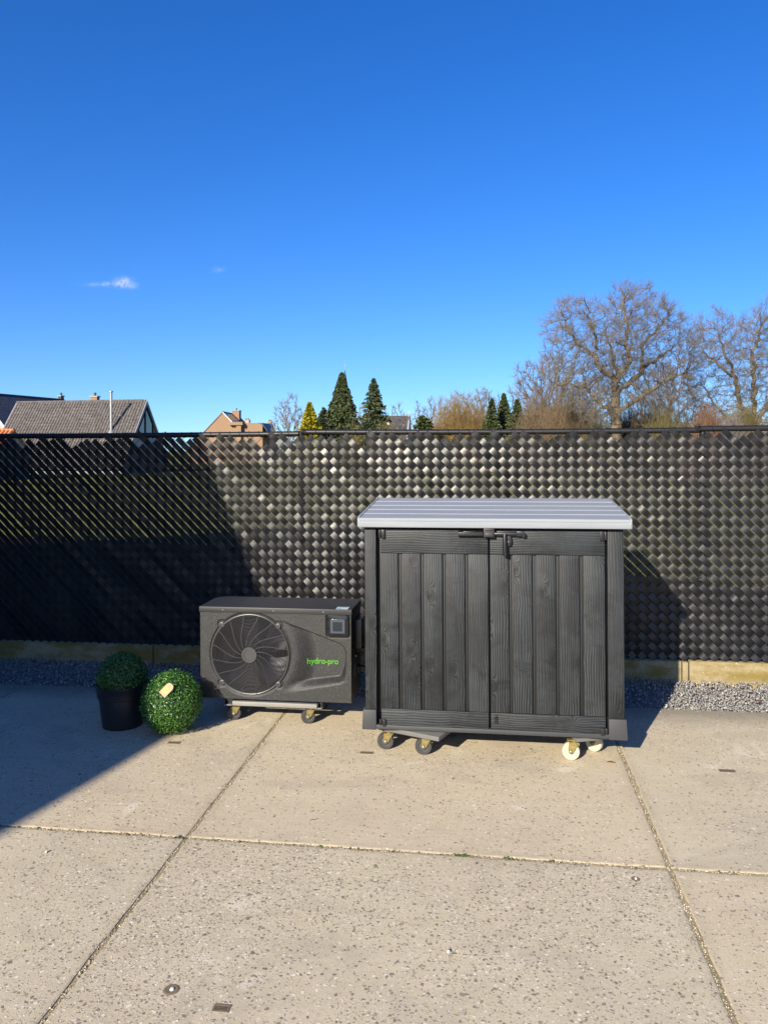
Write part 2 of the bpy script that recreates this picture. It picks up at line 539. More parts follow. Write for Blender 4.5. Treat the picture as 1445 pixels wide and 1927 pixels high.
def m_casing():
    t = NT('textured_dark_paint')
    p = t.obj()
    v = t.voro(p, 330)
    n = t.noise(p, 420, 2, 0.7)
    rr = t.n('ShaderNodeSeparateColor'); t.set(rr.inputs[0], v.outputs['Color'])
    c = t.mix(t.range(n, 0.35, 0.7), (0.010, 0.0104, 0.0106), (0.026, 0.0265, 0.027))
    spk = t.math('GREATER_THAN', rr.outputs[0], 0.92)
    c = t.mix(t.math('MULTIPLY', spk, 0.6), c, (0.08, 0.10, 0.098))
    big = t.noise(p, 5, 4, 0.6)
    c = t.mix(t.range(big, 0.4, 0.75, 0, 0.3), c, (0.016, 0.016, 0.016))
    return t.final(c, 0.5, t.bump(t.math('ADD', n, v.outputs['Distance']), 0.0009, 0.8), 0.15, 0.5)


def m_curb():
    t = NT('mossy_concrete_board')
    p = t.pos()
    s = t.n('ShaderNodeSeparateXYZ'); t.set(s.inputs[0], p)
    big = t.noise(t.mapping(p, (1, 1, 2.2)), 3.2, 5, 0.65)
    fine = t.noise(p, 90, 4, 0.7)
    c = t.mix(t.range(fine, 0.3, 0.7), (0.29, 0.24, 0.14), (0.215, 0.175, 0.10))
    alg = t.math('MULTIPLY', t.range(big, 0.36, 0.58, smooth=True), t.range(s.outputs[2], 0.0, 0.05, 0.35, 1.0))
    c = t.mix(t.math('MULTIPLY', alg, 0.85), c, (0.15, 0.11, 0.022))
    c = t.mix(t.range(t.noise(p, 14, 4, 0.7), 0.58, 0.72, 0, 0.6), c, (0.075, 0.066, 0.032))
    c = t.mix(t.range(t.noise(p, 38, 3, 0.6), 0.68, 0.72, 0, 0.8), c, (0.46, 0.43, 0.36))
    return t.final(c, 0.9, t.bump(fine, 0.003, 0.7), spec=0.2)


def m_gravel():
    t = NT('crushed_grey_stone')
    i = t.island()
    p = t.obj()
    c = t.ramp(i, [(0, (0.13, 0.13, 0.128)), (0.35, (0.19, 0.187, 0.177)), (0.6, (0.235, 0.228, 0.213)), (0.85, (0.29, 0.28, 0.26)), (0.96, (0.44, 0.42, 0.385)), (1, (0.33, 0.25, 0.18))])
    c = t.mix(t.range(t.noise(p, 150, 3, 0.6), 0.4, 0.7, 0, 0.35), c, (0.2, 0.19, 0.18))
    return t.final(c, 0.85, spec=0.3)


def m_joint():
    t = NT('mossy_joint_sand')
    p = t.pos()
    n = t.noise(p, 170, 4, 0.75)
    moss = t.noise(p, 3.1, 5, 0.7)
    c = t.mix(t.range(n, 0.3, 0.7), (0.25, 0.205, 0.125), (0.42, 0.35, 0.23))
    c = t.mix(t.range(moss, 0.52, 0.66, 0, 0.7), c, (0.13, 0.115, 0.045))
    return t.final(c, 0.95, t.bump(n, 0.006, 1.0), spec=0.15)


def m_grass():
    t = NT('winter_grass')
    p = t.pos()
    n = t.noise(p, 40, 5, 0.7)
    b = t.noise(p, 0.35, 5, 0.6)
    c = t.mix(t.range(n, 0.3, 0.7), (0.12, 0.145, 0.028), (0.25, 0.27, 0.065))
    c = t.mix(t.range(b, 0.4, 0.7, 0, 0.6), c, (0.27, 0.25, 0.09))
    return t.final(c, 0.9, t.bump(n, 0.05, 1.0), spec=0.2)


def m_tiles(name, c1, c2, c3, pitch, rough=0.75):
    t = NT(name)
    i = t.island()
    p = t.pos()
    n = t.noise(p, 1.2, 5, 0.7)
    v = t.voro(p, 9)
    rr = t.n('ShaderNodeSeparateColor'); t.set(rr.inputs[0], v.outputs['Color'])
    c = t.ramp(t.math('MULTIPLY_ADD', n, 0.6, t.math('MULTIPLY', rr.outputs[0], 0.4)), [(0.25, c1), (0.5, c2), (0.8, c3)])
    s = t.n('ShaderNodeSeparateXYZ'); t.set(s.inputs[0], p)
    row = t.math('FRACT', t.math('DIVIDE', s.outputs[2], pitch))
    c = t.mix(t.math('MULTIPLY', t.math('LESS_THAN', row, 0.14), 0.5), c, c1)
    return t.final(c, rough, t.bump(t.math('SUBTRACT', 1.0, row), 0.03, 0.8), spec=0.25)


def m_brick(name, c1, c2, mortar):
    t = NT(name)
    p = t.pos()
    s = t.n('ShaderNodeSeparateXYZ'); t.set(s.inputs[0], p)
    cv = t.n('ShaderNodeCombineXYZ'); t.set(cv.inputs[0], t.math('ADD', s.outputs[0], s.outputs[1])); t.set(cv.inputs[1], s.outputs[2])
    b = t.n('ShaderNodeTexBrick')
    t.set(b.inputs['Vector'], cv.outputs[0]); t.set(b.inputs['Color1'], c1); t.set(b.inputs['Color2'], c2); t.set(b.inputs['Mortar'], mortar)
    t.set(b.inputs['Scale'], 1.0); b.inputs['Brick Width'].default_value = 0.22; b.inputs['Row Height'].default_value = 0.065; b.inputs['Mortar Size'].default_value = 0.010
    c = t.mix(t.range(t.noise(p, 0.8, 4, 0.6), 0.35, 0.7, 0, 0.3), b.outputs['Color'], c2)
    return t.final(c, 0.85, t.bump(t.math('SUBTRACT', 1.0, b.outputs['Fac']), 0.006, 0.6), spec=0.2)


M['zinc'] = m_zinc()
M['lid'] = m_lid()
M['strip'] = m_strip()
M['casing'] = m_casing()
M['curb'] = m_curb()
M['gravel'] = m_gravel()
M['joint'] = m_joint()
M['grass'] = m_grass()
M['gravel_bed'] = m_plain('gravel_fines', (0.22, 0.215, 0.205), 0.9, 0.3, 60, 0.004)
M['box_leaf'] = m_leaf('boxwood_leaf', (0.014, 0.052, 0.010), (0.036, 0.115, 0.016), (0.105, 0.23, 0.03), 0.26)
M['box_core'] = m_plain('boxwood_core', (0.008, 0.022, 0.007), 0.8, 0.3, 60)
M['kraft'] = m_plain('kraft_card', (0.40, 0.26, 0.15), 0.7, 0.1, 60)
M['kraft_print'] = m_plain('yellow_print', (0.46, 0.38, 0.10), 0.7, 0.1, 60)
M['fan_blue'] = m_plain('fan_blade_plastic', (0.008, 0.008, 0.014), 0.28, 0.15, 20)
M['grille'] = m_plain('grille_wire', (0.048, 0.048, 0.050), 0.42, 0.1, 60, metal=0.2)
M['fins'] = m_plain('fin_blue', (0.05, 0.055, 0.09), 0.4, 0.2, 30, metal=0.4)
M['glass_dark'] = m_plain('dark_glass', (0.02, 0.022, 0.022), 0.08, 0.2, 2)
M['gloss_black'] = m_plain('gloss_black', (0.006, 0.006, 0.007), 0.12, 0.1, 20)
M['screen'] = m_plain('lcd_screen', (0.045, 0.058, 0.08), 0.15, 0.1, 20)
M['screen_dark'] = m_plain('lcd_inner', (0.012, 0.016, 0.022), 0.12, 0.1, 20)
M['white_trim'] = m_plain('white_trim', (0.5, 0.5, 0.49), 0.5, 0.1, 3)
M['grey_clad'] = m_plain('grey_cladding', (0.24, 0.24, 0.245), 0.6, 0.12, 3)
t = NT('print_green'); M['green'] = t.final((0.06, 0.27, 0.010), 0.4)
M['leaf_brown'] = m_plain('dead_leaf', (0.26, 0.10, 0.04), 0.7, 0.3, 60)
M['stone_white'] = m_plain('pale_stone', (0.70, 0.67, 0.62), 0.8, 0.1, 60, 0.001)
M['moss'] = m_plain('moss_green', (0.05, 0.075, 0.018), 0.9, 0.4, 150, 0.003)
M['slot'] = m_plain('rusty_slot', (0.15, 0.115, 0.075), 0.85, 0.4, 80, 0.001)
M['ground_shade'] = m_plain('painted_ground_shade', (0.012, 0.010, 0.007), 0.95, 0.4, 3, 0.03, spec=0.1)  # near-black, so the shade on the ground behind the fence is in the colour
M['dirt'] = m_plain('dark_dirt', (0.085, 0.075, 0.045), 0.95, 0.4, 120, 0.003)

# ================================================================== ground
Z_FIELD = -0.05
g = MB()
g.add([(-2500, 5.96, Z_FIELD), (2500, 5.96, Z_FIELD), (2500, 3500, Z_FIELD), (-2500, 3500, Z_FIELD),
       (-2500, -900, Z_FIELD - .16), (2500, -900, Z_FIELD - .16), (2500, 5.96, Z_FIELD - .16), (-2500, 5.96, Z_FIELD - .16)],
      [(0, 1, 2, 3), (4, 5, 6, 7), (7, 6, 1, 0)])
tag(g.build('ground', M['grass']), kind='structure')

m = MB(); m.add([(-60, 5.97, Z_FIELD + .004), (40, 5.97, Z_FIELD + .004), (40, 9.0, Z_FIELD + .004), (3, 10.2, Z_FIELD + .004), (0, 12.5, Z_FIELD + .004), (-8, 14.5, Z_FIELD + .004), (-60, 17, Z_FIELD + .004)], [tuple(range(7))])  # dark sheet added over the grass: painted shade seen through the fence gaps
tag(m.build('ground_shade_strip', M['ground_shade']), kind='structure')

A_X, C_Y, STEP = -1.3195, 3.2658, 2.01
Y_EDGE = C_Y + STEP - 0.01
pav = empty('pavement', (0, 0, 0)); tag(pav, kind='structure')
X0P, X1P = A_X - 4 * STEP, A_X + 4 * STEP
jb = MB(); jb.box(X0P, X1P, C_Y - 4 * STEP, Y_EDGE - 0.02, -0.12, -0.0045)
jb.build('joint_sand', M['joint'], pav)


def slab_mesh(seed):
    rr = np.random.default_rng(seed)
    h = 0.997
    n = 60
    pts = []
    cor = [(-h, -h), (h, -h), (h, h), (-h, h)]
    for a, b in zip(cor, cor[1:] + cor[:1]):
        for k in range(n):
            f = k / n
            pts.append((a[0] + (b[0] - a[0]) * f, a[1] + (b[1] - a[1]) * f))
    pts = np.array(pts)
    N = len(pts)
    jit = rr.normal(0, 0.0016, N) + np.convolve(rr.normal(0, 0.005, N), np.ones(7) / 7, 'same')
    chip = np.where(rr.random(N) < 0.05, rr.uniform(0.004, 0.012, N), 0)
    d = -np.sign(pts) * (np.abs(pts) > h - 1e-6)
    outer = pts + d * np.abs(jit)[:, None]
    inner = outer + d * (0.007 + chip)[:, None]
    V = [(x, y, -0.15) for x, y in outer] + [(x, y, -0.0015) for x, y in outer] + [(x, y, 0) for x, y in inner]
    F = []
    for i in range(N):
        j = (i + 1) % N
        F += [(i, j, N + j, N + i), (N + i, N + j, 2 * N + j, 2 * N + i)]
    F.append(tuple(range(2 * N, 3 * N)))
    me = bpy.data.meshes.new('concrete_slab')
    me.from_pydata(V, [], F); me.update()
    me.materials.append(M['concrete'])
    return me


slabs = {}
for ix in range(-4, 4):
    for iy in range(-4, 1):
        o = link('concrete_slab', slab_mesh(100 + ix * 11 + iy), pav)
        o.location = (A_X + (ix + 0.5) * STEP, C_Y + (iy + 0.5) * STEP, 0)
        o.rotation_euler = (0, 0, random.uniform(-0.0012, 0.0012))
        o['wear'] = 0.42 if iy >= 0 else (0.62 if ix != 0 else 1.0)
        slabs[(ix, iy)] = o


def slot(x, y, w, d, key, round_=False):
    s = slabs[key]
    lx, ly = x - s.location.x, y - s.location.y
    m = MB()
    if round_:
        m.lathe([(w * 1.5, 0.0006), (w * 1.2, 0.0022), (w, 0.0018), (w * 0.7, 0.0009), (0.0001, 0.0009)], 20)
        o = m.build('lifting_hole', M['slot'], s)
        c = MB(); c.lathe([(w * 0.42, 0.001), (w * .33, 0.005), (0.0001, 0.006)], 9)
        o2 = c.build('stone_plug', M['stone_white'], s); o2.location = (lx + w * .1, ly, 0)
    else:
        m.box(-w, w, -d, d, 0.0003, 0.0012, 1)
        t_ = 0.006
        m.box(-w - t_, -w, -d, d, 0.0004, 0.002); m.box(w, w + t_, -d, d, 0.0004, 0.002)
        m.box(-w - t_, w + t_, d, d + t_, 0.0004, 0.0024); m.box(-w - t_, w + t_, -d - t_, -d, 0.0004, 0.0024)
        o = m.build('lifting_slot', [M['slot'], M['dirt']], s)
    o.location = (lx, ly, 0)


slot(-0.815, 2.277, 0.020, 0.010, (0, -1))
slot(-0.997, 2.336, 0.017, 0, (0, -1), True)
slot(0.540, 3.17, 0.012, 0, (0, -1), True)
slot(1.192, 4.288, 0.034, 0.012, (1, 0))
slot(-1.818, 4.315, 0.03, 0.012, (-1, 0))
slot(-0.698, 4.301, 0.03, 0.010, (0, 0))

# ------------------------------------------------------------------ loose stones
def stones(n, xs, ys, zs, rmin, rmax, rng, flat=0.7):
    """n irregular pebbles (octahedra with cut sides) as arrays"""
    base = np.array([(1, 0, 0), (0.3, 0.95, 0), (-0.8, 0.6, 0), (-0.8, -0.6, 0), (0.3, -0.95, 0), (0.25, 0.1, 1), (-0.35, -0.1, 0.85), (0, 0, -1)], float)
    fc = np.array([(0, 1, 5), (1, 6, 5), (1, 2, 6), (2, 3, 6), (3, 4, 6), (4, 5, 6), (4, 0, 5), (1, 0, 7), (2, 1, 7), (3, 2, 7), (4, 3, 7), (0, 4, 7)])
    P = base[None] * rng.uniform(0.7, 1.25, (n, 8, 1))
    S = rng.uniform(rmin, rmax, (n, 1, 1)) * rng.uniform(0.65, 1.2, (n, 1, 3)) * np.array([1.1, 0.9, flat])
    P = P * S
    q = rng.normal(size=(n, 4)); q /= np.linalg.norm(q, axis=1)[:, None]
    w, x, y, z = q.T
    Rm = np.stack([1 - 2 * (y * y + z * z), 2 * (x * y - z * w), 2 * (x * z + y * w), 2 * (x * y + z * w), 1 - 2 * (x * x + z * z), 2 * (y * z - x * w),
                   2 * (x * z - y * w), 2 * (y * z + x * w), 1 - 2 * (x * x + y * y)], 1).reshape(n, 3, 3)
    P = np.einsum('nij,nkj->nki', Rm, P)
    P += np.stack([xs, ys, zs], 1)[:, None]
    F = fc[None] + (np.arange(n) * 8)[:, None, None]
    return P.reshape(-1, 3), F.reshape(-1, 3)


gb = MB(); gb.box(X0P, X1P, Y_EDGE + 0.004, 5.875, -0.2, -0.03)
tag(gb.build('gravel_bed', M['gravel_bed']), kind='structure')
n = 26000
xs = RNG.uniform(-5.6, 3.6, n); ys = RNG.uniform(Y_EDGE + 0.006, 5.872, n)
lay = RNG.random(n)
zs = -0.028 + lay * 0.030 + 0.02 * np.clip((ys - 5.55) / 0.3, 0, 1)
V, F = stones(n, xs, ys, zs, 0.0045, 0.0115, RNG)
tag(link('gravel', np_mesh('gravel', V, F, M['gravel'])), 'crushed grey gravel in the strip between slabs and fence', 'gravel', kind='stuff')
# a few stones kicked onto the slab edge
n = 260
ys = Y_EDGE - RNG.exponential(0.035, n); xs = RNG.uniform(-5, 3.4, n)
V, F = stones(n, xs, ys, np.full(n, 0.002), 0.003, 0.007, RNG)
tag(link('stray_gravel', np_mesh('stray_gravel', V, F, M['gravel'])), 'stray grey gravel chips scattered on the back edge of the slabs', 'gravel', kind='stuff')
# grit in the joints
gx, gy = [], []
for k in range(-2, 3):
    m = 900
    gx.append(A_X + k * STEP + RNG.normal(0, 0.0055, m)); gy.append(RNG.uniform(1.2, Y_EDGE, m))
for k in (0,):
    m = 2600
    gx.append(RNG.uniform(-4.5, 3.2, m)); gy.append(C_Y + RNG.normal(0, 0.0055, m))
gx, gy = np.concatenate(gx), np.concatenate(gy)
V, F = stones(len(gx), gx, gy, RNG.uniform(-0.005, -0.001, len(gx)), 0.0018, 0.0040, RNG)
t = NT('joint_grit')
M['grit'] = t.final(t.ramp(t.island(), [(0, (0.18, 0.15, 0.09)), (0.4, (0.36, 0.31, 0.20)), (0.75, (0.50, 0.43, 0.30)), (1, (0.6, 0.56, 0.46))]), 0.9)
go = link('joint_grit', np_mesh('joint_grit', V, F, M['grit']))
tag(go, 'sandy grit filling the joints between the concrete slabs', 'grit', kind='stuff')
# moss cushions in the cross joint
gx = np.concatenate([RNG.normal(-0.13, 0.018, 60), RNG.normal(-1.35, 0.02, 20), RNG.normal(0.06, 0.015, 18), RNG.uniform(-4, 3, 160)])
V, F = stones(len(gx), gx, C_Y + RNG.normal(0, 0.005, len(gx)), np.full(len(gx), -0.002), 0.003, 0.007, RNG)
tag(link('joint_moss', np_mesh('joint_moss', V, F, M['moss'])), 'small green moss cushions growing in the cross joint of the slabs', 'moss', kind='stuff')

# ------------------------------------------------------------------ concrete boards under the fence
FY = 5.905
boards = [-6.674, -4.66, -2.646, -0.633, 1.333, 1.381, 3.394, 5.4]
bl = ['far left mossy concrete board under the dark shaded fence', 'concrete board under the fence behind the potted boxwood, olive stained',
      'grey concrete board under the fence behind the heat pump', 'concrete board under the fence hidden behind the storage shed',
      'short rounded concrete end block beside the crack under the fence', 'sunlit yellow stained concrete board right of the shed',
      'concrete board continuing under the fence beyond the right edge']
for i in range(7):
    a, b = boards[i] + 0.004, boards[i + 1] - 0.004
    dz = [0, 0, 0.001, 0, -0.004, 0.003, 0][i]
    m = MB()
    m.prism([(5.882, -0.25), (5.934, -0.25), (5.934, 0.148 + dz), (5.882, 0.146 + dz)], 'x', a, b)
    o = m.build('concrete_board', M['curb'], None, bevel=0.010 if i == 4 else 0.006)
    tag(o, bl[i], 'kerb board', 'concrete boards under the fence')

# ================================================================== fence
fence = empty('chain_link_fence', (-0.9, FY, 0.15), label='black chain link fence woven with glossy black plastic strips', cat='fence')
fence_inv = Matrix.Translation((0.9, -FY, -0.15))


def fpart(name, mb_or_me, mat=None, **kw):
    if isinstance(mb_or_me, MB):
        o = mb_or_me.build(name, mat, fence, **kw)
    else:
        o = link(name, mb_or_me, fence)
    o.location = (0.9, -FY, -0.15)
    return o


POSTS = (-4.42, -1.462, 1.499, 4.46)
for px_ in POSTS:
    m = MB(); m.tube([(px_, FY + 0.038, -0.2), (px_, FY + 0.038, 1.80)], 0.024, 14)
    m.lathe([(0.027, 1.80), (0.027, 1.812), (0.018, 1.822), (0.0001, 1.826)], 14, c=(px_, FY + 0.038, 0))
    fpart('post', m, M['black_coat'])
# top rails, each panel a little off the next
for (xa, za, xb, zb) in ((-5.4, 1.812, -1.475, 1.801), (-1.455, 1.814, 1.47, 1.803), (1.44, 1.812, 3.6, 1.835)):
    yoff = 0.0 if xa < 1 else -0.004
    m = MB(); m.tube([(xa + (xb - xa) * f, FY + 0.022 + yoff, za + (zb - za) * f - 0.006 * math.sin(PI * f)) for f in np.linspace(0, 1, 9)], 0.021, 14)
    fpart('top_rail', m, M['black_coat'])
    # binding wire wound round the rail
    k = int((xb - xa) / 0.0777 * 8)
    pts = []
    for i in range(k + 1):
        f = i / k; x = xa + (xb - xa) * f; th = i / 8 * 2 * PI
        pts.append((x + 0.010 * math.sin(th), FY + 0.022 + yoff + 0.0235 * math.cos(th), za + (zb - za) * f - 0.006 * math.sin(PI * f) + 0.0235 * math.sin(th)))
    m = MB(); m.tube(pts, 0.0019, 4)
    fpart('binding_wire', m, M['black_coat'])
# wire twists at the middle post
m = MB()
for px_ in (-1.44, 1.46):
    for zz in (1.80, 1.25, 0.7):
        m.tube([(px_ + 0.022 * math.cos(a), FY + 0.02 + 0.03 * math.sin(a), zz + 0.004 * a) for a in np.linspace(0, 4 * PI, 22)], 0.002, 4)
    m.tube([(px_, FY - 0.005, 1.81), (px_ + 0.006, FY - 0.012, 1.835), (px_ - 0.004, FY - 0.008, 1.85)], 0.0022, 4)
fpart('wire_tie', m, M['black_coat'])['kind'] = 'stuff'

P = 0.05
FX0, FX1, FZ0, FZ1 = -5.35, 3.5, 0.152, 1.795
s2 = math.sqrt(2)
# wires: straight runs of both diagonals
segA, segB = [], []


def wire_run(c, kind):
    # kind 0: b = c (runs along a, down-right): x + z = c*s2 ; kind 1: a = c: x - z = c*s2
    if kind == 0:
        z0, z1 = FZ0, FZ1; return (c * s2 - z0, z0), (c * s2 - z1, z1)
    z0, z1 = FZ0, FZ1; return (c * s2 + z0, z0), (c * s2 + z1, z1)


m = MB()
for k in range(int((FX0 - 2) / (P * s2)), int((FX1 + 3) / (P * s2)) + 1):
    for kind in (0, 1):
        (xa, za), (xb, zb) = wire_run(k * P, kind)
        if max(xa, xb) < FX0 or min(xa, xb) > FX1: continue
        def clipx(x, z, x2, z2):
            for lim in (FX0, FX1):
                if (lim == FX0 and x < lim) or (lim == FX1 and x > lim):
                    f = (lim - x) / (x2 - x); x, z = lim, z + (z2 - z) * f
            return x, z
        A_, B_ = clipx(xa, za, xb, zb), clipx(xb, zb, xa, za)
        yy = FY - 0.0012 if kind else FY + 0.0012
        m.tube([(A_[0], yy, A_[1]), (B_[0], yy, B_[1])], 0.0019 if kind else 0.0011, 5, caps=False)
wm = fpart('wire_mesh', m, M['wire']); wm['kind'] = 'stuff'

# strips woven along the down-right diagonal, over one wire and under the next
AMP, HW, TH = 0.0046, 0.0215, 0.0007
NSEG = 6
k0, k1 = int((FX0 + FZ0) / (P * s2)), int((FX1 + FZ1) / (P * s2))
for k in range(k0, k1 + 1):
    rr = np.random.default_rng(5000 + k)
    b = (k + 0.5) * P + rr.normal(0, 0.0007)
    ztop = 1.785 + rr.uniform(-0.045, 0.03)
    if rr.random() < 0.12: ztop = 1.795 + rr.uniform(0.0, 0.025)
    if rr.random() < 0.10: ztop -= 0.04
    zbot = 0.153 + rr.uniform(0, 0.006)
    # z = (b-a)/s2, x = (a+b)/s2
    a0 = max(b - ztop * s2, FX0 * s2 - b); a1 = min(b - zbot * s2, FX1 * s2 - b)
    if a1 - a0 < 0.08: continue
    na = int((a1 - a0) / P * NSEG) + 1
    a = np.linspace(a0, a1, na)
    cell = np.floor(a / P).astype(int)
    amp_i = {i: AMP * rr.uniform(0.88, 1.14) * (1.5 if rr.random() < .02 else 1) for i in range(cell.min() - 2, cell.max() + 4)}
    near = np.round(a / P).astype(int)
    am = np.array([amp_i[i] for i in near])
    sgn = 1 if k % 2 == 0 else -1
    ph = (a / P + (0 if sgn > 0 else 1) + 1) % 2 - 1                  # -1..1 from one under-crossing to the next
    y = -(1 - 2 * np.sqrt(ph * ph + 0.004) ** 1.7) * am * 0.95         # bows out over one wire, pinned under the next
    top_f = np.clip(1 - (a - a0) / 0.09, 0, 1)
    y = y * (1 - top_f) + top_f * rr.uniform(-0.009, -0.002)
    y += 0.0012 * np.sin(a * 9 + rr.uniform(0, 6))
    tw = 0.07 * np.sin(a * rr.uniform(3, 9) + rr.uniform(0, 6)) + np.array([rr.normal(0, 0.02)])   # slow twist
    sway = 0.0008 * np.sin(a * 5 + rr.uniform(0, 6))
    rows = []
    for sb, sy in ((-1, -1), (1, -1), (1, 1), (-1, 1)):
        bb = b + sway + sb * HW
        x = (a + bb) / s2; z = (bb - a) / s2
        rows.append(np.stack([x, FY + y + sb * HW * tw + sy * TH, z], 1))
    V = np.stack(rows, 1).reshape(-1, 3)
    idx = np.arange(na - 1)[:, None] * 4
    quads = []
    for c in range(4):
        d = (c + 1) % 4
        quads.append(np.concatenate([idx + c, idx + 4 + c, idx + 4 + d, idx + d], 1))
    F = np.concatenate(quads + [np.array([[0, 1, 2, 3], [(na - 1) * 4 + 3, (na - 1) * 4 + 2, (na - 1) * 4 + 1, (na - 1) * 4]])])
    me = np_mesh('strip', V, F[:, ::-1], M['strip'], smooth=True)
    me.set_sharp_from_angle(angle=R(50))
    fpart('strip', me)

# ================================================================== casters
def caster(parent, x, y, top, r, heading, tyre, hub, name='caster'):
    """zinc swivel fork with a child wheel, in parent's space; wheel touches z=0 of the world"""
    M_ = Matrix.Translation((x, y, 0)) @ Matrix.Rotation(heading, 4, 'Z')
    w = r * 0.36
    o_ = r * 0.42                                         # trail between pivot and axle (axle at origin)
    f = MB()
    f.box(o_ - r * .85, o_ + r * .85, -r * .75, r * .75, top - 0.004, top)
    f.lathe([(r * .42, top - 0.016), (r * .42, top - 0.004)], 16, c=(o_, 0, 0))
    yo = w + 0.0035
    f.box(o_ - r * .62, o_ + r * .55, -yo - .003, yo + .003, top - 0.019, top - 0.016)
    for s in (-1, 1):
        f.prism([(o_ - r * .62, top - .0165), (o_ + r * .55, top - .0165), (r * .22, r * .80), (r * .02, r * .74), (-r * .2, r * .86), (-r * .3, r * 1.15)], 'y', s * yo - .0015, s * yo + .0015)
    fo = f.build('caster', M['zinc'], parent, bevel=0.0008, seg=1)
    fo.matrix_parent_inverse = Matrix()
    fo.matrix_local = parent.matrix_basis.inverted() @ M_ if parent.parent is None else M_
    m = MB()
    m.lathe([(r * .62, -w), (r * .92, -w), (r, -w * .6), (r, w * .6), (r * .92, w), (r * .62, w)], 30, 'y', (0, 0, r), 0)
    m.lathe([(r * .62, -w * .9), (r * .55, -w * .72), (r * .42, -w * .72), (r * .36, -w * .9), (r * .2, -w), (0.0001, -w)], 30, 'y', (0, 0, r), 1)
    m.lathe([(r * .62, w * .9), (r * .55, w * .72), (r * .42, w * .72), (r * .36, w * .9), (r * .2, w), (0.0001, w)], 30, 'y', (0, 0, r), 1)
    m.build('wheel', [tyre, hub], fo)
    bt = MB()
    bt.lathe([(0.0001, -yo - .008), (r * .1, -yo - .008), (r * .17, -yo - .006), (r * .17, -yo - .0014), (r * .08, -yo), (r * .08, yo), (r * .17, yo + .0014), (r * .17, yo + .006), (r * .1, yo + .008), (0.0001, yo + .008)], 8, 'y', (0, 0, r))
    bt.build('axle_bolt', M['steel'], fo)
    return fo


# ================================================================== storage shed
shed = empty('storage_shed', (0, 4.29, 0.135), label='black wood-grain plastic storage shed with pale grey lid standing on two dollies', cat='storage shed')
SH = (0, -4.29, -0.135)                                    # parts are written in world coordinates
BX0, BX1, BY0, BY1, BZ0, BZ1 = -0.705, 0.684, 4.29, 4.99, 0.140, 1.246


def sp_(name, mb, mat, parent=shed, **kw):
    o = mb.build(name, mat, parent, **kw)
    if parent is shed: o.location = SH
    return o


def centred(name, box, mat, parent, pl, bevel=0.003, poly=None):
    """a board whose origin is its own middle (so its grain differs from its neighbour's)"""
    x0, x1, y0, y1, z0, z1 = box
    c = ((x0 + x1) / 2, (y0 + y1) / 2, (z0 + z1) / 2)
    m = MB(); m.box(x0 - c[0], x1 - c[0], y0 - c[1], y1 - c[1], z0 - c[2], z1 - c[2])
    o = m.build(name, mat, parent, bevel=bevel)
    o.location = (c[0] - pl[0], c[1] - pl[1], c[2] - pl[2])
    return o


W0 = (0, 4.29, 0.135)
m = MB()
m.box(BX0 + 0.006, BX1 - 0.006, BY0 + 0.045, BY1, BZ0 + 0.02, BZ1)      # closed cabinet behind the doors
sp_('cabinet', m, M['recess'], bevel=0.004)
for s, (xa, xb) in ((-1, (BX0, BX0 + 0.022)), (1, (BX1 - 0.022, BX1))):
    centred('side_panel', (xa + (0.001 if s < 0 else -.001) , xb + (0.001 if s < 0 else -.001), BY0 + 0.03, BY1 - 0.002, BZ0 + .11, BZ1 - .002), M['wood_v'], shed, W0)
m = MB(); m.box(BX0 + .03, BX1 - .03, BY0 - 0.006, BY1 - .02, BZ0, BZ0 + 0.024)
sp_('base_sill', m, M['foot_plastic'], bevel=0.004)
# corner posts in wood grain, with plain feet below
PZ = 0.246
for (xa, xb) in ((BX0 + 0.003, -0.6385), (0.5975, BX1 - 0.003)):
    centred('corner_post', (xa, xb, BY0 + 0.002, BY0 + 0.05, PZ + .001, BZ1 - 0.004), M['wood_v'], shed, W0, 0.004)
for s, (xa, xb) in ((-1, (BX0 - 0.009, -0.640)), (1, (0.599, BX1 + 0.006))):
    m = MB()
    fl = 0.006
    xo = xa if s < 0 else xb; xi = xb if s < 0 else xa
    v = []
    for z, gx_ in ((BZ0 - .004, fl), (PZ, 0)):
        xe = xo + s * gx_
        v += [(min(xe, xi), BY0 - 0.010, z), (max(xe, xi), BY0 - 0.010, z), (max(xe, xi), BY0 + .12, z), (min(xe, xi), BY0 + .12, z)]
    m.add(v, [(0, 3, 2, 1), (4, 5, 6, 7), (0, 1, 5, 4), (1, 2, 6, 5), (2, 3, 7, 6), (3, 0, 4, 7)])
    sp_('corner_foot', m, M['foot_plastic'], bevel=0.005)
    m = MB(); m.box(xo + (.001 if s < 0 else -.05), xo + (.05 if s < 0 else -.001), BY1 - .1, BY1 + .004, BZ0, PZ)
    sp_('rear_foot', m, M['foot_plastic'], bevel=0.004)

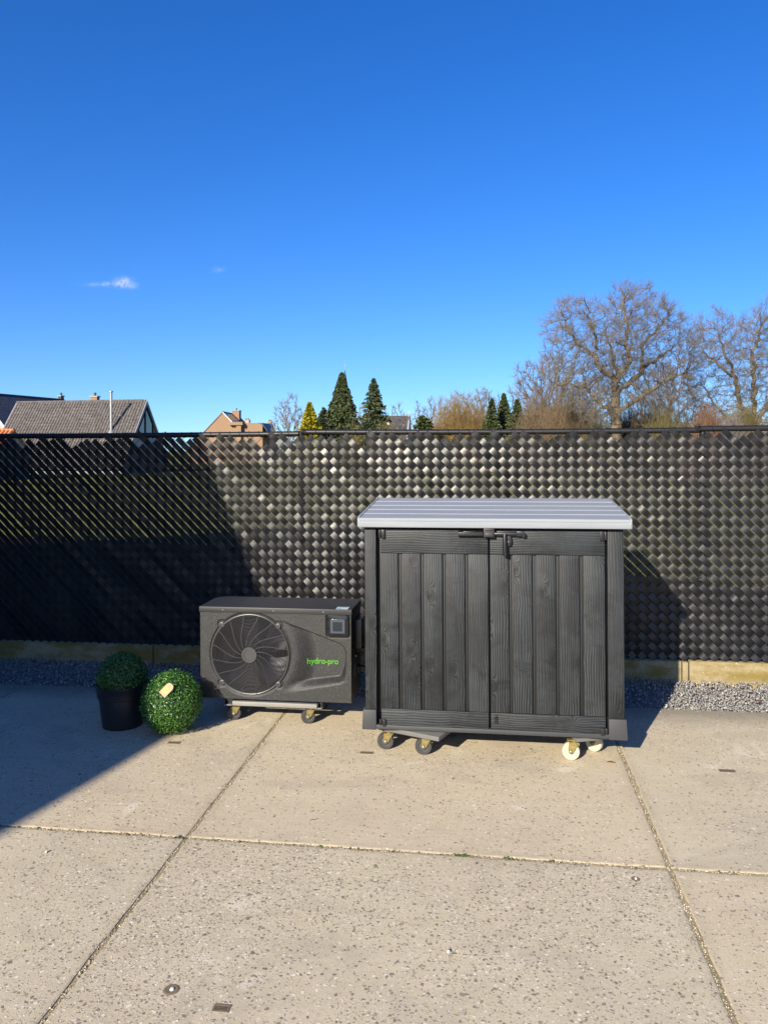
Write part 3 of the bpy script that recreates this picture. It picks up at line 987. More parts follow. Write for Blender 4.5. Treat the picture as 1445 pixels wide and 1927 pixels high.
DZ0, DZ1 = 0.160, 1.238
for di, (xa, xb, edges) in enumerate(((-0.6125, -0.0285, (-0.6125, -0.510, -0.388, -0.268, -0.148, -0.0285)),
                                      (-0.0175, 0.5835, (-0.0175, 0.0885, 0.212, 0.335, 0.459, 0.5835)))):
    m = MB(); m.box(xa + .001, xb - .001, BY0 + 0.0195, BY0 + 0.044, DZ0, DZ1)
    door = sp_('door', m, M['recess'], bevel=0.003)
    DL = (0, 0, 0)
    zb, zt = 0.2535, 1.1055
    centred('top_rail', (xa, xb, BY0 + 0.001, BY0 + 0.02, zt + 0.0015, DZ1 - .001), M['wood_h'], door, DL)
    centred('bottom_rail', (xa, xb, BY0 + 0.001, BY0 + 0.02, DZ0 + .001, zb - 0.0015), M['wood_h'], door, DL)
    for i in range(5):
        ga = 0.0 if i == 0 else 0.0135
        gb_ = 0.0 if i == 4 else 0.0072
        centred('plank', (edges[i] + ga, edges[i + 1] - gb_, BY0 + 0.004, BY0 + 0.02, zb, zt), M['wood_v'], door, DL, 0.003)
        if i:
            m = MB(); m.box(edges[i] + .0015, edges[i] + .0055, BY0 + 0.0125, BY0 + 0.03, zb, zt)
            m.build('bead', M['dark_plastic'], door, bevel=0.0015)
    hx = xa + 0.006 if di == 0 else xb - 0.006
    for (z0_, z1_) in ((1.188, 1.236), (0.158, 0.196)):
        m = MB()
        s = 1 if di == 0 else -1
        m.box(min(hx, hx + s * 0.019), max(hx, hx + s * 0.019), BY0 - 0.012, BY0 + 0.004, z0_, z1_)
        m.tube([(hx - s * 0.010, BY0 + 0.004, z0_ + .002), (hx - s * 0.010, BY0 + 0.004, z1_ - .002)], 0.011, 12)
        m.build('hinge', M['black_plastic'], door, bevel=0.002)
    if di == 0:
        # left half of the sliding latch: a shallow tray handle
        m = MB()
        m.prism([(BY0 + .001, 1.236), (BY0 - .012, 1.236), (BY0 - .030, 1.228), (BY0 - .030, 1.210), (BY0 - .010, 1.199), (BY0 + .001, 1.199)], 'x', -0.186, -0.052)
        m.box(-0.160, -0.090, BY0 - .034, BY0 - .028, 1.226, 1.233)
        m.build('tray_handle', M['black_plastic'], door, bevel=0.003)
    else:
        m = MB()
        m.tube([(-0.010, BY0 - .016, 1.220), (0.155, BY0 - .016, 1.220)], 0.0115, 14)
        m.box(0.020, 0.140, BY0 - .022, BY0 + .001, 1.208, 1.233)
        m.prism([(0.125, 1.236), (0.158, 1.236), (0.172, 1.222), (0.172, 1.204), (0.158, 1.200), (0.150, 1.208), (0.125, 1.208)], 'y', BY0 - .026, BY0 + .001)
        bolt = m.build('slide_bolt', M['black_plastic'], door, bevel=0.003)
        m = MB()
        m.tube([(0.061, BY0 - .030, 1.222), (0.061, BY0 - .031, 1.16), (0.063, BY0 - .031, 1.104)], [0.011, 0.012, 0.0125], 12)
        m.prism([(0.062, 1.208), (0.094, 1.208), (0.100, 1.180), (0.094, 1.158), (0.080, 1.152), (0.066, 1.156)], 'y', BY0 - .020, BY0 + .001)
        m.build('lever', M['black_plastic'], door, bevel=0.003)
        m = MB(); m.lathe([(0.0085, BY0 - .026), (0.0085, BY0 - .019), (0.0001, BY0 - .027)], 14, 'y', (0.081, 0, 1.178))
        m.build('key_boss', M['steel'], door)
        # small bottom catch
        m = MB()
        m.prism([(-0.004 + .009 * math.cos(a), 0.232 + .009 * math.sin(a)) for a in np.linspace(0, PI, 9)] + [(-0.013, 0.196), (0.005, 0.196)], 'y', BY0 - .006, BY0 + .002)
        m.lathe([(0.0062, BY0 - .014), (0.0062, BY0 - .005)], 12, 'y', (-0.004, 0, 0.228))
        o = m.build('bottom_catch', M['black_plastic'], door, bevel=0.0015)
        o.location = (0.014, 0, 0)
# middle keeper between the doors
m = MB()
m.box(-0.050, 0.006, BY0 - .034, BY0 + .002, 1.202, 1.252)
m.box(-0.044, 0.000, BY0 - .040, BY0 - .030, 1.238, 1.250)
m.box(-0.044, 0.000, BY0 - .040, BY0 - .030, 1.206, 1.226)
sp_('latch_keeper', m, M['dark_plastic'], bevel=0.003)

# lid: rim with sloped top, five planks separated by upstanding ribs
LX0, LX1, LY0, LY1 = -0.735, 0.719, 4.25, 5.02
LZ0, LZF, LZB = 1.252, 1.304, 1.366
lid_m = MB()
lid_m.prism([(LY0 + .002, LZ0), (LY1, LZ0), (LY1, LZB - .008), (LY0 + .006, LZF - .008), (LY0, LZF - .016), (LY0, LZ0 + .006)], 'x', LX0 + .004, LX1 - .004)
lid = sp_('lid', lid_m, M['lid'], bevel=0.004)
slope = (LZB - LZF) / (LY1 - LY0)
ys_ = [LY0, LY0 + 0.140, LY0 + 0.292, LY0 + 0.447, LY0 + 0.605, LY1]
for i in range(5):
    ya, yb = ys_[i] + (0.0 if i == 0 else 0.0065), ys_[i + 1]
    za, zb = LZF + slope * (ya - LY0), LZF + slope * (yb - LY0)
    m = MB()
    m.prism([(ya, za - .014), (yb, zb - .014), (yb, zb - 0.001), (ya, za - 0.001)] if i else [(ya - .001, za - .014), (yb, zb - .014), (yb, zb - .001), (ya - .001, za - .001)], 'x', LX0 + .012, LX1 - .012)
    m.build('lid_plank', M['lid'], lid, bevel=0.0015, seg=1)
    if i:
        yr = ys_[i]; zr = LZF + slope * (yr - LY0)
        m = MB()
        m.prism([(yr + .002, zr - .012), (yr + .006, zr - .012), (yr + .006, zr + .0016), (yr + .0045, zr + .0024), (yr + .002, zr - .0002)], 'x', LX0 + .012, LX1 - .012)
        m.build('lid_rib', M['lid'], lid)
for xs_ in ((LX0, LX0 + .012), (LX1 - .012, LX1)):
    m = MB()
    m.prism([(LY0 + .004, LZ0 + .002), (LY1 + .002, LZ0 + .002), (LY1 + .002, LZB + .002), (LY0 + .03, LZF + .006), (LY0 + .004, LZF - .002)], 'x', *xs_)
    m.build('lid_edge', M['lid'], lid, bevel=0.003)
m = MB(); m.box(LX0 + .014, LX1 - .014, LY0 - .002, LY0 + .004, LZF - .018, LZF - .002)
m.build('lid_lip', M['lid'], lid, bevel=0.002)

# ------------------------------------------------------------------ dollies under the shed
def board_dolly(cx, cy, rz, w, d, z0, z1, label, spots, tyre, hub, r, heads, board_mat):
    e = empty('furniture_dolly', (cx, cy, 0), rz, label, 'dolly', 'dollies under the black storage shed')
    m = MB(); m.box(-w / 2, w / 2, -d / 2, d / 2, z0, z1)
    m.build('deck_board', board_mat, e, bevel=0.003)
    bpy.context.view_layer.update()
    for (x, y), h in zip(spots, heads):
        fo = caster(e, 0, 0, z0, r, 0, tyre, hub)
        fo.matrix_local = Matrix.Rotation(-rz, 4, 'Z') @ Matrix.Translation((x - cx, y - cy, 0)) @ Matrix.Rotation(h, 4, 'Z')
    return e


M['deck_grey'] = m_plain('grey_painted_deck', (0.105, 0.105, 0.098), 0.7, 0.25, 25, 0.0005)
ang = math.atan2(-0.14, 0.35)
nx, ny = -math.sin(ang), math.cos(ang)
fx, fy = (-0.645 - 0.292) / 2, (4.352 + 4.225) / 2
D = 0.42
board_dolly(fx + nx * D / 2, fy + ny * D / 2, ang, 0.376, D, 0.110, 0.1345, 'grey dolly with dark rubber wheels under the left half of the black shed',
            [(-0.602, 4.375), (-0.385, 4.322), (-0.47, 4.70), (-0.25, 4.62)], M['rubber'], M['hub_grey'], 0.046, [0.12, 0.10, 0.3, 0.2], M['deck_grey'])
board_dolly(0.50, 4.53, R(20), 0.30, 0.42, 0.116, 0.1345, 'dolly with cream white wheels under the right half of the black shed',
            [(0.408, 4.345), (0.548, 4.483), (0.452, 4.71), (0.615, 4.72)], M['cream_wheel'], M['cream_wheel'], 0.0475, [-0.1, 2.6, 0.4, 0.5], M['deck_grey'])

# ================================================================== heat pump
HX0, HX1, HY0, HY1, HZ0, HZ1 = -1.798, -0.850, 4.68, 5.02, 0.148, 0.708
pump = empty('heat_pump', (-1.32, 4.85, 0.146), label='dark grey swimming pool heat pump with round fan guard and green lettering', cat='heat pump')
HO = (1.32, -4.85, -0.146)


def hp(name, mb, mat, parent=pump, **kw):
    o = mb.build(name, mat, parent, **kw) if isinstance(mb, MB) else link(name, mb, parent)
    if parent is pump: o.location = HO
    return o


FCX, FCZ, FR = -1.479, 0.424, 0.2435
# casing: back, sides and base round an open front
m = MB()
m.box(HX0, HX0 + .012, HY0 + .012, HY1, HZ0, HZ1 - .03)
m.box(HX1 - .012, HX1, HY0 + .012, HY1, HZ0, HZ1 - .03)
m.box(HX0 + .012, HX1 - .012, HY0 + .012, HY1 - .012, HZ0, HZ0 + .015)
m.box(HX0 + .012, HX1 - .012, HY1 - .012, HY1, HZ0, HZ1 - .03)
hp('casing', m, M['casing'], bevel=0.003)
# top cover with a down-turned front edge and rounded back left corner
m = MB()
e_ = 0.005
rc = 0.09
poly = [(HX0 - e_, HY0 - e_), (HX1 + e_, HY0 - e_), (HX1 + e_, HY1 + e_)] + [(HX0 - e_ + rc - rc * math.sin(a), HY1 + e_ - rc + rc * math.cos(a)) for a in np.linspace(0, PI / 2, 8)]
m.prism(poly, 'z', HZ1 - .030, HZ1 + .004)
hp('top_cover', m, M['dark_plastic'], bevel=0.004)

# front panel: one pressed sheet, a height field with the fan opening left out
poly = np.array([(-1.479, 0.712), (-1.377, 0.688), (-1.221, 0.614), (-0.925, 0.508), (-0.893, 0.485), (-0.880, 0.449), (-0.880, 0.308), (-0.890, 0.272), (-0.920, 0.254), (-1.27, 0.186), (-1.479, 0.16)])


def sd_poly(px, pz, poly):
    d = np.full(px.shape, 1e9); s = np.ones(px.shape)
    n_ = len(poly)
    for i in range(n_):
        a, b = poly[i], poly[i - 1]
        ex, ez = b[0] - a[0], b[1] - a[1]
        wx, wz = px - a[0], pz - a[1]
        t_ = np.clip((wx * ex + wz * ez) / (ex * ex + ez * ez), 0, 1)
        bx, bz = wx - ex * t_, wz - ez * t_
        d = np.minimum(d, bx * bx + bz * bz)
        c1, c2, c3 = pz >= a[1], pz < b[1], ex * wz > ez * wx
        s = np.where((c1 & c2 & c3) | (~c1 & ~c2 & ~c3), -s, s)
    return s * np.sqrt(d)


nxg, nzg = 270, 152
gx = np.linspace(HX0 + .001, HX1 - .001, nxg); gz = np.linspace(HZ0, HZ1 - .028, nzg)
GX, GZ = np.meshgrid(gx, gz)
ss = lambda a, b, x: (lambda t_: t_ * t_ * (3 - 2 * t_))(np.clip((x - a) / (b - a), 0, 1))


def recess(px, pz):
    sdp = sd_poly(px, pz, poly)
    rad_ = np.hypot(px - FCX, pz - FCZ)
    wid = 0.012 + 0.065 * ss(0.42, 0.20, pz)
    return 0.046 * ss(0, 1, np.clip(-sdp / wid, 0, 1)) * ss(0.275, 0.41, rad_)


rad = np.hypot(GX - FCX, GZ - FCZ)
depth = recess(GX, GZ)
# gentle dish around the fan and a groove round the guard
depth += 0.006 * (ss(0.262, 0.254, rad))
for a_ in (45, 135, 225, 315):
    lx_, lz_ = FCX + (FR + .012) * math.cos(R(a_)), FCZ + (FR + .012) * math.sin(R(a_))
    depth = np.maximum(depth, 0.006 * ss(0.030, 0.024, np.hypot(GX - lx_, GZ - lz_)))
# rounded pocket round the control panel
pk = np.maximum(np.abs(GX + 0.932) - 0.052, np.abs(GZ - 0.612) - 0.052)
pk = np.hypot(np.maximum(np.abs(GX + 0.932) - 0.052, 0), np.maximum(np.abs(GZ - 0.612) - 0.052, 0)) - 0.020
depth = np.maximum(depth, 0.008 * ss(0.004, -0.002, pk))
V = np.stack([GX, HY0 + depth, GZ], -1).reshape(-1, 3)
ii, jj = np.meshgrid(np.arange(nzg - 1), np.arange(nxg - 1), indexing='ij')
q = np.stack([ii * nxg + jj, ii * nxg + jj + 1, (ii + 1) * nxg + jj + 1, (ii + 1) * nxg + jj], -1).reshape(-1, 4)
rc_ = np.hypot(V[q].mean(1)[:, 0] - FCX, V[q].mean(1)[:, 2] - FCZ)
q = q[rc_ > FR - 0.002]
hp('front_panel', np_mesh('front_panel', V, q, M['casing'], smooth=True), None)
# shroud and coil behind the fan
m = MB()
m.lathe([(FR + .004, HY0 + .004), (FR - .004, HY0 + .02), (FR - .008, HY0 + .15)], 64, 'y', (FCX, 0, FCZ))
hp('fan_shroud', m, M['recess'])
m = MB()
for i in range(60):
    x = FCX - .25 + .5 * i / 59
    m.box(x, x + .003, HY1 - .1, HY1 - .04, FCZ - .25, FCZ + .25)
m.box(FCX - .26, FCX + .26, HY1 - .042, HY1 - .035, FCZ - .25, FCZ + .25)
hp('condenser_coil', m, M['fins'])
# fan
m = MB(); m.lathe([(0.055, HY0 + .11), (0.055, HY0 + .05), (0.045, HY0 + .04), (0.0001, HY0 + .04)], 32, 'y', (FCX, 0, FCZ))
hp('fan_hub', m, M['fan_blue'])
for b_ in range(5):
    a0 = b_ * 2 * PI / 5 + 0.35
    V, F = [], []
    nr, na_ = 7, 9
    for i in range(nr):
        r_ = 0.05 + (0.225 - 0.05) * i / (nr - 1)
        for j in range(na_):
            t_ = j / (na_ - 1) - .5
            an = a0 + t_ * (0.75 + .25 * i / nr) + 0.35 * i / nr
            V.append((FCX + r_ * math.cos(an), HY0 + .075 + t_ * 0.06 + .008 * math.cos(PI * t_), FCZ + r_ * math.sin(an)))
    for i in range(nr - 1):
        for j in range(na_ - 1):
            F.append((i * na_ + j, i * na_ + j + 1, (i + 1) * na_ + j + 1, (i + 1) * na_ + j))
    nV = len(V)
    V2 = [(x, y + .003, z) for x, y, z in V]
    F += [tuple(nV + i for i in f[::-1]) for f in F]
    m = MB(); m.add(V + V2, F, 0, True)
    hp('fan_blade', m, M['fan_blue'])
# guard: rings, curved spokes, rim
m = MB()
yg = HY0 - .004
for i in range(22):
    r_ = 0.058 + (FR - .010 - 0.058) * i / 21
    yy = yg - 0.012 * math.cos(r_ / FR * PI / 2)
    nn = 28 + i * 2
    m.tube([(FCX + r_ * math.cos(2 * PI * k / nn), yy, FCZ + r_ * math.sin(2 * PI * k / nn)) for k in range(nn)], 0.0019, 4, closed=True)
for s_ in range(16):
    a0 = 2 * PI * s_ / 16
    pts = []
    for k in range(11):
        f = k / 10
        r_ = 0.048 + (FR - 0.048) * f
        an = a0 + 0.62 * math.sin(f * PI / 2) * 1.0
        pts.append((FCX + r_ * math.cos(-an), yg - 0.012 * math.cos(r_ / FR * PI / 2) - .0022, FCZ + r_ * math.sin(-an)))
    m.tube(pts, 0.0021, 5)
m.tube([(FCX + FR * math.cos(2 * PI * k / 96), yg + .002, FCZ + FR * math.sin(2 * PI * k / 96)) for k in range(96)], 0.005, 8, closed=True)
hp('fan_guard', m, M['grille'])
m = MB(); m.lathe([(0.050, yg - .006), (0.050, yg - .016), (0.046, yg - .020), (0.034, yg - .020), (0.032, yg - .017), (0.0001, yg - .017)], 40, 'y', (FCX, 0, FCZ))
hp('guard_hub', m, M['grille'])
m = MB()
for a_ in (45, 135, 225, 315):
    m = MB()
    lx_, lz_ = FCX + (FR + .008) * math.cos(R(a_)), FCZ + (FR + .008) * math.sin(R(a_))
    m.lathe([(0.017, yg + .008), (0.017, yg - .002), (0.014, yg - .004), (0.008, yg - .004), (0.007, yg - .001), (0.0001, yg - .001)], 20, 'y', (lx_, 0, lz_))
    hp('mounting_lug', m, M['grille'])
# control panel
m = MB()
rr_ = 0.018
def rrect(cx, cz, hw, hh, r, n=6):
    out = []
    for sx, sz, a0 in ((1, 1, 0), (-1, 1, PI / 2), (-1, -1, PI), (1, -1, 1.5 * PI)):
        for k in range(n + 1):
            a = a0 + PI / 2 * k / n
            out.append((cx + sx * (hw - r) + r * math.cos(a), cz + sz * (hh - r) + r * math.sin(a)))
    return out
m.prism(rrect(-0.932, 0.612, 0.068, 0.066, 0.018), 'y', HY0 - .006, HY0 + .012)
cp = hp('control_panel', m, M['gloss_black'], bevel=0.004)
m = MB(); m.prism(rrect(-0.932, 0.610, 0.044, 0.042, 0.004), 'y', HY0 - .0072, HY0 - .003)
m.build('screen_bezel', M['screen'], cp)
m = MB(); m.prism(rrect(-0.932, 0.608, 0.029, 0.028, 0.002), 'y', HY0 - .0080, HY0 - .004)
m.build('screen', M['screen_dark'], cp)
# lettering
cu = bpy.data.curves.new('lettering', 'FONT')
cu.body = 'hydro-pro'
cu.size = 0.0545; cu.extrude = 0.0006; cu.offset = 0.0006
to = bpy.data.objects.new('lettering_source', cu)
COL.objects.link(to)
bpy.context.view_layer.update()
dg = bpy.context.evaluated_depsgraph_get()
tm = bpy.data.meshes.new_from_object(to.evaluated_get(dg))
COL.objects.unlink(to); bpy.data.objects.remove(to)
co = np.empty(len(tm.vertices) * 3, np.float32); tm.vertices.foreach_get('co', co); co = co.reshape(-1, 3)
w_ = co[:, 0].max() - co[:, 0].min()
co[:, 0] = (co[:, 0] - co[:, 0].min()) * (0.190 / w_)
co[:, 1] *= 0.90
tx_, tz_ = -1.128 + co[:, 0], 0.368 + co[:, 1]
out = np.stack([tx_, HY0 + recess(tx_, tz_) - 0.0010 - co[:, 2], tz_], 1)
tm.vertices.foreach_set('co', out.astype(np.float32).ravel()); tm.update()
tm.materials.clear(); tm.materials.append(M['green'])
lo_ = hp('lettering', tm, None)
m = MB(); m.lathe([(0.0022, HY0 + .0459), (0.0022, HY0 + .0466)], 10, 'y', (-0.936, 0, 0.405))
m.add([(-0.936 + .0022 * math.cos(a), HY0 + .0459, 0.405 + .0022 * math.sin(a)) for a in np.linspace(0, 2 * PI, 10, endpoint=False)], [tuple(range(10))])
hp('trademark_dot', m, M['green'])
# rating sticker on the cover
m = MB()
zc = HZ1 + .0045
m.box(-0.945, -0.872, HY0 + .004, HY0 + .075, zc, zc + .0006)
m.box(-0.940, -0.915, HY0 + .010, HY0 + .028, zc + .0004, zc + .0011, 1)
m.box(-0.940, -0.877, HY0 + .052, HY0 + .070, zc + .0004, zc + .0011, 1)
hp('sticker', m, [M['sticker_white'], M['sticker_blue']])
# pipe unions and service grip on the right flank
m = MB()
for zz in (0.30, 0.42):
    m.lathe([(0.030, HX1), (0.030, HX1 + .018), (0.024, HX1 + .02), (0.024, HX1 + .05), (0.019, HX1 + .05), (0.0001, HX1 + .02)], 20, 'x', (0, HY0 + .22, zz))
hp('pipe_union', m, M['black_plastic'])
m = MB()
m.box(HX1 + .0005, HX1 + .045, HY0 + .10, HY0 + .30, 0.45, 0.63)
hp('terminal_cover', m, M['black_plastic'], bevel=0.008)
m = MB(); m.tube([(HX1 + .001, HY0 + .13, 0.40), (HX1 + .012, HY0 + .13, 0.40)], 0.008, 12); m.box(HX1, HX1 + .0012, HY0 + .10, HY0 + .14, 0.28, 0.35)
hp('drain_plug', m, M['steel'])
# screws along the cover edge
m = MB()
for x in (-1.65, -1.33, -1.02):
    m.lathe([(0.004, HY0 - .0048), (0.004, HY0 - .007), (0.0001, HY0 - .0075)], 10, 'y', (x, 0, HZ1 - .014))
hp('cover_screw', m, M['steel'])

# dolly of aluminium sections under the pump
hd = empty('rolling_frame', (-1.34, 4.86, 0), 0, 'low aluminium rolling frame on four yellow forked wheels under the heat pump', 'dolly')
bpy.context.view_layer.update()


def hdp(name, box, mat, bevel=0.002):
    m = MB(); m.box(box[0] + 1.34, box[1] + 1.34, box[2] - 4.86, box[3] - 4.86, box[4], box[5])
    return m.build(name, mat, hd, bevel=bevel)


hdp('front_bar', (-1.592, -1.062, 4.672, 4.70, 0.108, 0.134), M['aluminium'])
hdp('rear_bar', (-1.592, -1.062, 5.0, 5.028, 0.108, 0.134), M['aluminium'])
for (xa, xb) in ((-1.645, -1.594), (-1.060, -1.030)):
    hdp('side_channel', (xa, xb, 4.674, 5.05, 0.106, 0.1115), M['steel'])
    hdp('side_flange', (xa, xa + .006, 4.674, 5.05, 0.112, 0.139), M['black_coat'])
    hdp('cross_bearer', (xa + .008, xb - .002, 4.70, 5.04, 0.113, 0.1455), M['black_coat'])
for (x, y, h) in ((-1.602, 4.735, 0.35), (-1.128, 4.725, 0.30), (-1.57, 5.0, 0.8), (-1.10, 5.0, 0.5)):
    fo = caster(hd, 0, 0, 0.106, 0.043, 0, M['rubber'], M['hub_grey'])
    fo.matrix_local = Matrix.Translation((x + 1.34, y - 4.86, 0)) @ Matrix.Rotation(h, 4, 'Z')

# ================================================================== boxwoods
def leaf_shell(n, c, r, rng, keep, depth=0.03, ls=0.0105):
    """small cupped leaves all over a ball"""
    d = rng.normal(size=(n * 2, 3)); d /= np.linalg.norm(d, axis=1)[:, None]
    d = d[keep(d)][:n]
    n = len(d)
    rr = r - rng.random(n) ** 1.5 * depth + rng.normal(0, 0.003, n) + np.where(rng.random(n) < .04, rng.uniform(0, .016, n), 0)
    lump = 1 + 0.02 * np.sin(d[:, 0] * 9 + 1) * np.sin(d[:, 2] * 8) + 0.012 * np.sin(d[:, 1] * 17)
    ctr = np.array(c) + d * (rr * lump)[:, None]
    nrm = d + rng.normal(0, 0.55, (n, 3)); nrm /= np.linalg.norm(nrm, axis=1)[:, None]
    t_ = np.cross(nrm, rng.normal(size=(n, 3))); t_ /= np.linalg.norm(t_, axis=1)[:, None]
    b_ = np.cross(nrm, t_)
    L = (ls * rng.uniform(0.75, 1.3, n))[:, None]; Wd = L * 0.52
    v0 = ctr - t_ * L * .5
    v1 = ctr + b_ * Wd * .5 + nrm * L * .12
    v2 = ctr + t_ * L * .5 - nrm * L * .08
    v3 = ctr - b_ * Wd * .5 + nrm * L * .12
    V = np.stack([v0, v1, v2, v3], 1).reshape(-1, 3)
    k = np.arange(n)[:, None] * 4
    F = np.concatenate([k + [0, 1, 2], k + [0, 2, 3]])
    return V, F


BR = 0.170
bc = (-1.898, 4.475, 0.183)
ball = empty('boxwood_ball', (bc[0], bc[1], 0), label='green artificial boxwood ball lying on the slab with a kraft price tag', cat='boxwood ball')
m = MB(); m.lathe([(max(0.0001, (BR - .03) * math.sin(a)), -(BR - .03) * math.cos(a)) for a in np.linspace(0, PI, 17)], 28, c=(0, 0, bc[2]))
m.build('core', M['box_core'], ball)
V, F = leaf_shell(15500, (0, 0, bc[2]), BR + .012, RNG, lambda d: np.ones(len(d), bool), 0.045)
link('foliage', np_mesh('foliage', V, F, M['box_leaf'], smooth=False), ball)
# kraft tag, hanging off the front
m = MB()
tw_, tl = 0.024, 0.039
shape = [(-tw_, -tl), (tw_, -tl), (tw_, tl * .55), (tw_ * .7, tl * .9), (tw_ * .25, tl), (-tw_ * .25, tl), (-tw_ * .7, tl * .9), (-tw_, tl * .55)]
m.prism(shape, 'y', -0.0006, 0.0006)
m.box(-tw_ * .62, tw_ * .62, -.0012, -.0004, -tl * .55, tl * .25, 1)
tg = m.build('price_tag', [M['kraft'], M['kraft_print']], ball)
dv = Vector((0.17, -0.72, 0.56)).normalized()
tg.location = Vector((0, 0, bc[2])) + dv * (BR + .026)
tg.rotation_euler = Euler((R(-30), R(38), R(-12)), 'XYZ')
m = MB(); m.tube([Vector((0, 0, bc[2])) + dv * (BR - .01), tg.location + Vector((.012, -.001, .024))], 0.0008, 4)
m.build('tag_string', M['stone_white'], ball)

px0, py0 = -2.252, 4.565
potp = empty('potted_boxwood', (px0, py0, 0), label='clipped boxwood dome in a tapered black plastic pot, in shade', cat='potted plant')
m = MB()
m.lathe([(0.0001, 0.004), (0.110, 0.004), (0.116, 0.0), (0.119, 0.006), (0.1385, 0.176), (0.1385, 0.178), (0.1475, 0.184), (0.1535, 0.246), (0.1565, 0.250), (0.1565, 0.258), (0.152, 0.260), (0.148, 0.256), (0.143, 0.19), (0.0001, 0.19)], 56)
m.build('pot', M['pot_plastic'], potp)
DC, DR = 0.278, 0.146
m = MB(); m.lathe([(max(0.0001, (DR - .025) * math.sin(a)), -(DR - .025) * math.cos(a)) for a in np.linspace(PI * .3, PI, 12)], 24, c=(0, 0, DC))
m.build('core', M['box_core'], potp)
V, F = leaf_shell(7500, (0, 0, DC), DR + .006, RNG, lambda d: d[:, 2] > -0.35)
V[:, 2] = DC + (V[:, 2] - DC) * 1.10
link('foliage', np_mesh('foliage', V, F, M['box_leaf']), potp)

# ================================================================== bits on the floor
def leaf_bit(x, y, z, s, rz, label):
    m = MB()
    n_ = 7
    top = [(-1, 0, 0.0)] + [(-1 + 2 * k / n_, 0.42 * math.sin(PI * k / n_) ** .8, 0.25 * abs(math.sin(2.6 * k / n_))) for k in range(1, n_)] + [(1, 0, 0.3)]
    mid = [(-1 + 2 * k / n_, 0, 0.06 + .12 * math.sin(3 * k / n_)) for k in range(n_ + 1)]
    bot = [(p[0], -p[1] * .8, p[2] * .5 + .05) for p in top]
    V = [tuple(c * s for c in p) for p in top + mid + bot]
    F = []
    k_ = n_ + 1
    for i in range(n_):
        F += [(i, i + 1, k_ + i + 1, k_ + i), (k_ + i, k_ + i + 1, 2 * k_ + i + 1, 2 * k_ + i)]
    m.add(V, F, 0, True)
    o = m.build('dead_leaf', M['leaf_brown'], None, loc=(x, y, z), rot=(0, 0, rz))
    sol = o.modifiers.new('thick', 'SOLIDIFY'); sol.thickness = 0.0006
    tag(o, label, 'leaf', 'dead leaves on the ground')


leaf_bit(0.611, 4.321, 0.002, 0.024, -0.2, 'small russet dead leaf on the slab beside the cream wheels')
leaf_bit(1.70, 5.42, 0.018, 0.03, 0.5, 'curled brown dead leaf on the sunlit gravel')
for (x, y, r_, lb) in ((-1.853, 3.067, 0.010, 'small white pebble lying on the front left slab'), (-0.155, 2.63, 0.008, 'pale pebble lying on the front middle slab'), (0.30, 2.27, 0.009, 'whitish pebble near the bottom right of the middle slab')):
    V, F = stones(1, np.array([0.]), np.array([0.]), np.array([r_ * .5]), r_, r_ * 1.1, RNG)
    o = link('pebble', np_mesh('pebble', V, F, M['stone_white']), None, loc=(x, y, 0))
    tag(o, lb, 'pebble', 'loose pebbles on the slabs')

# ================================================================== houses
def gable_house(name, cx, cy, rz, L, half, zr, pitch, wall, roof, label, cat='house', wallz=None, over=0.25, rib=None, verge=None, group=None):
    """ridge along local x, length L, centred; half = half depth of the walls; base at field level"""
    e = empty(name, (cx, cy, Z_FIELD), rz, label, cat, group)
    zr = zr - Z_FIELD
    tp = math.tan(pitch)
    ze = zr - half * tp
    m = MB()
    m.prism([(-half, 0), (half, 0), (half, ze - .12), (0, zr - .12), (-half, ze - .12)], 'x', -L / 2 + .08, L / 2 - .08)
    m.build('wall', wall, e)
    ho = half + over
    for s in (-1, 1):
        if rib:
            nrib = int(L / rib)
            nsub = 4
            xs = np.linspace(-L / 2, L / 2, nrib * nsub + 1)
            hgt = 0.11 * np.array([0.0, 0.45, 0.85, 1.0])[np.arange(len(xs)) % nsub]
            nv = 2
            V = []
            for f in (0, 1):
                for x, h_ in zip(xs, hgt):
                    V.append((x, s * ho * f, zr - ho * tp * f + h_ + .02))
            n_ = len(xs)
            F = [(i, i + 1, n_ + i + 1, n_ + i) for i in range(n_ - 1)]
            m = MB(); m.add(V, F, 0, False)
            m.prism([(0, zr - .1), (0, zr), (s * ho, zr - ho * tp), (s * ho, zr - ho * tp - .1)], 'x', -L / 2 + .005, L / 2 - .005)
        else:
            m = MB()
            m.prism([(0, zr - .1), (0, zr + .03), (s * ho, zr - ho * tp + .03), (s * ho, zr - ho * tp - .1)], 'x', -L / 2, L / 2)
        m.build('roof_slope', roof, e)
    m = MB()
    if rib:
        for k in range(int(L / .33)):
            x0 = -L / 2 + k * .33
            m.tube([(x0, 0, zr + .02), (x0 + .30, 0, zr + .02), (x0 + .345, 0, zr + .035)], [.11, .10, .11], 8)
    else:
        m.tube([(-L / 2, 0, zr + .02), (L / 2, 0, zr + .02)], .09, 8)
    m.build('ridge', roof, e)
    if verge:
        for sx in (-1, 1):
            x0 = sx * (L / 2 + .02)
            for s in (-1, 1):
                m = MB(); m.prism([(0, zr - .30), (0, zr + .04), (s * (ho + .02), zr + .04 - (ho + .02) * tp), (s * (ho + .02), zr - .30 - (ho + .02) * tp)], 'x', x0 - .03, x0 + .03)
                m.build('verge_board', verge, e)
    return e, zr, tp


def add_box(parent, name, x0, x1, y0, y1, z0, z1, mat, bevel=0):
    m = MB(); m.box(x0, x1, y0, y1, z0, z1)
    return m.build(name, mat, parent, bevel=bevel)


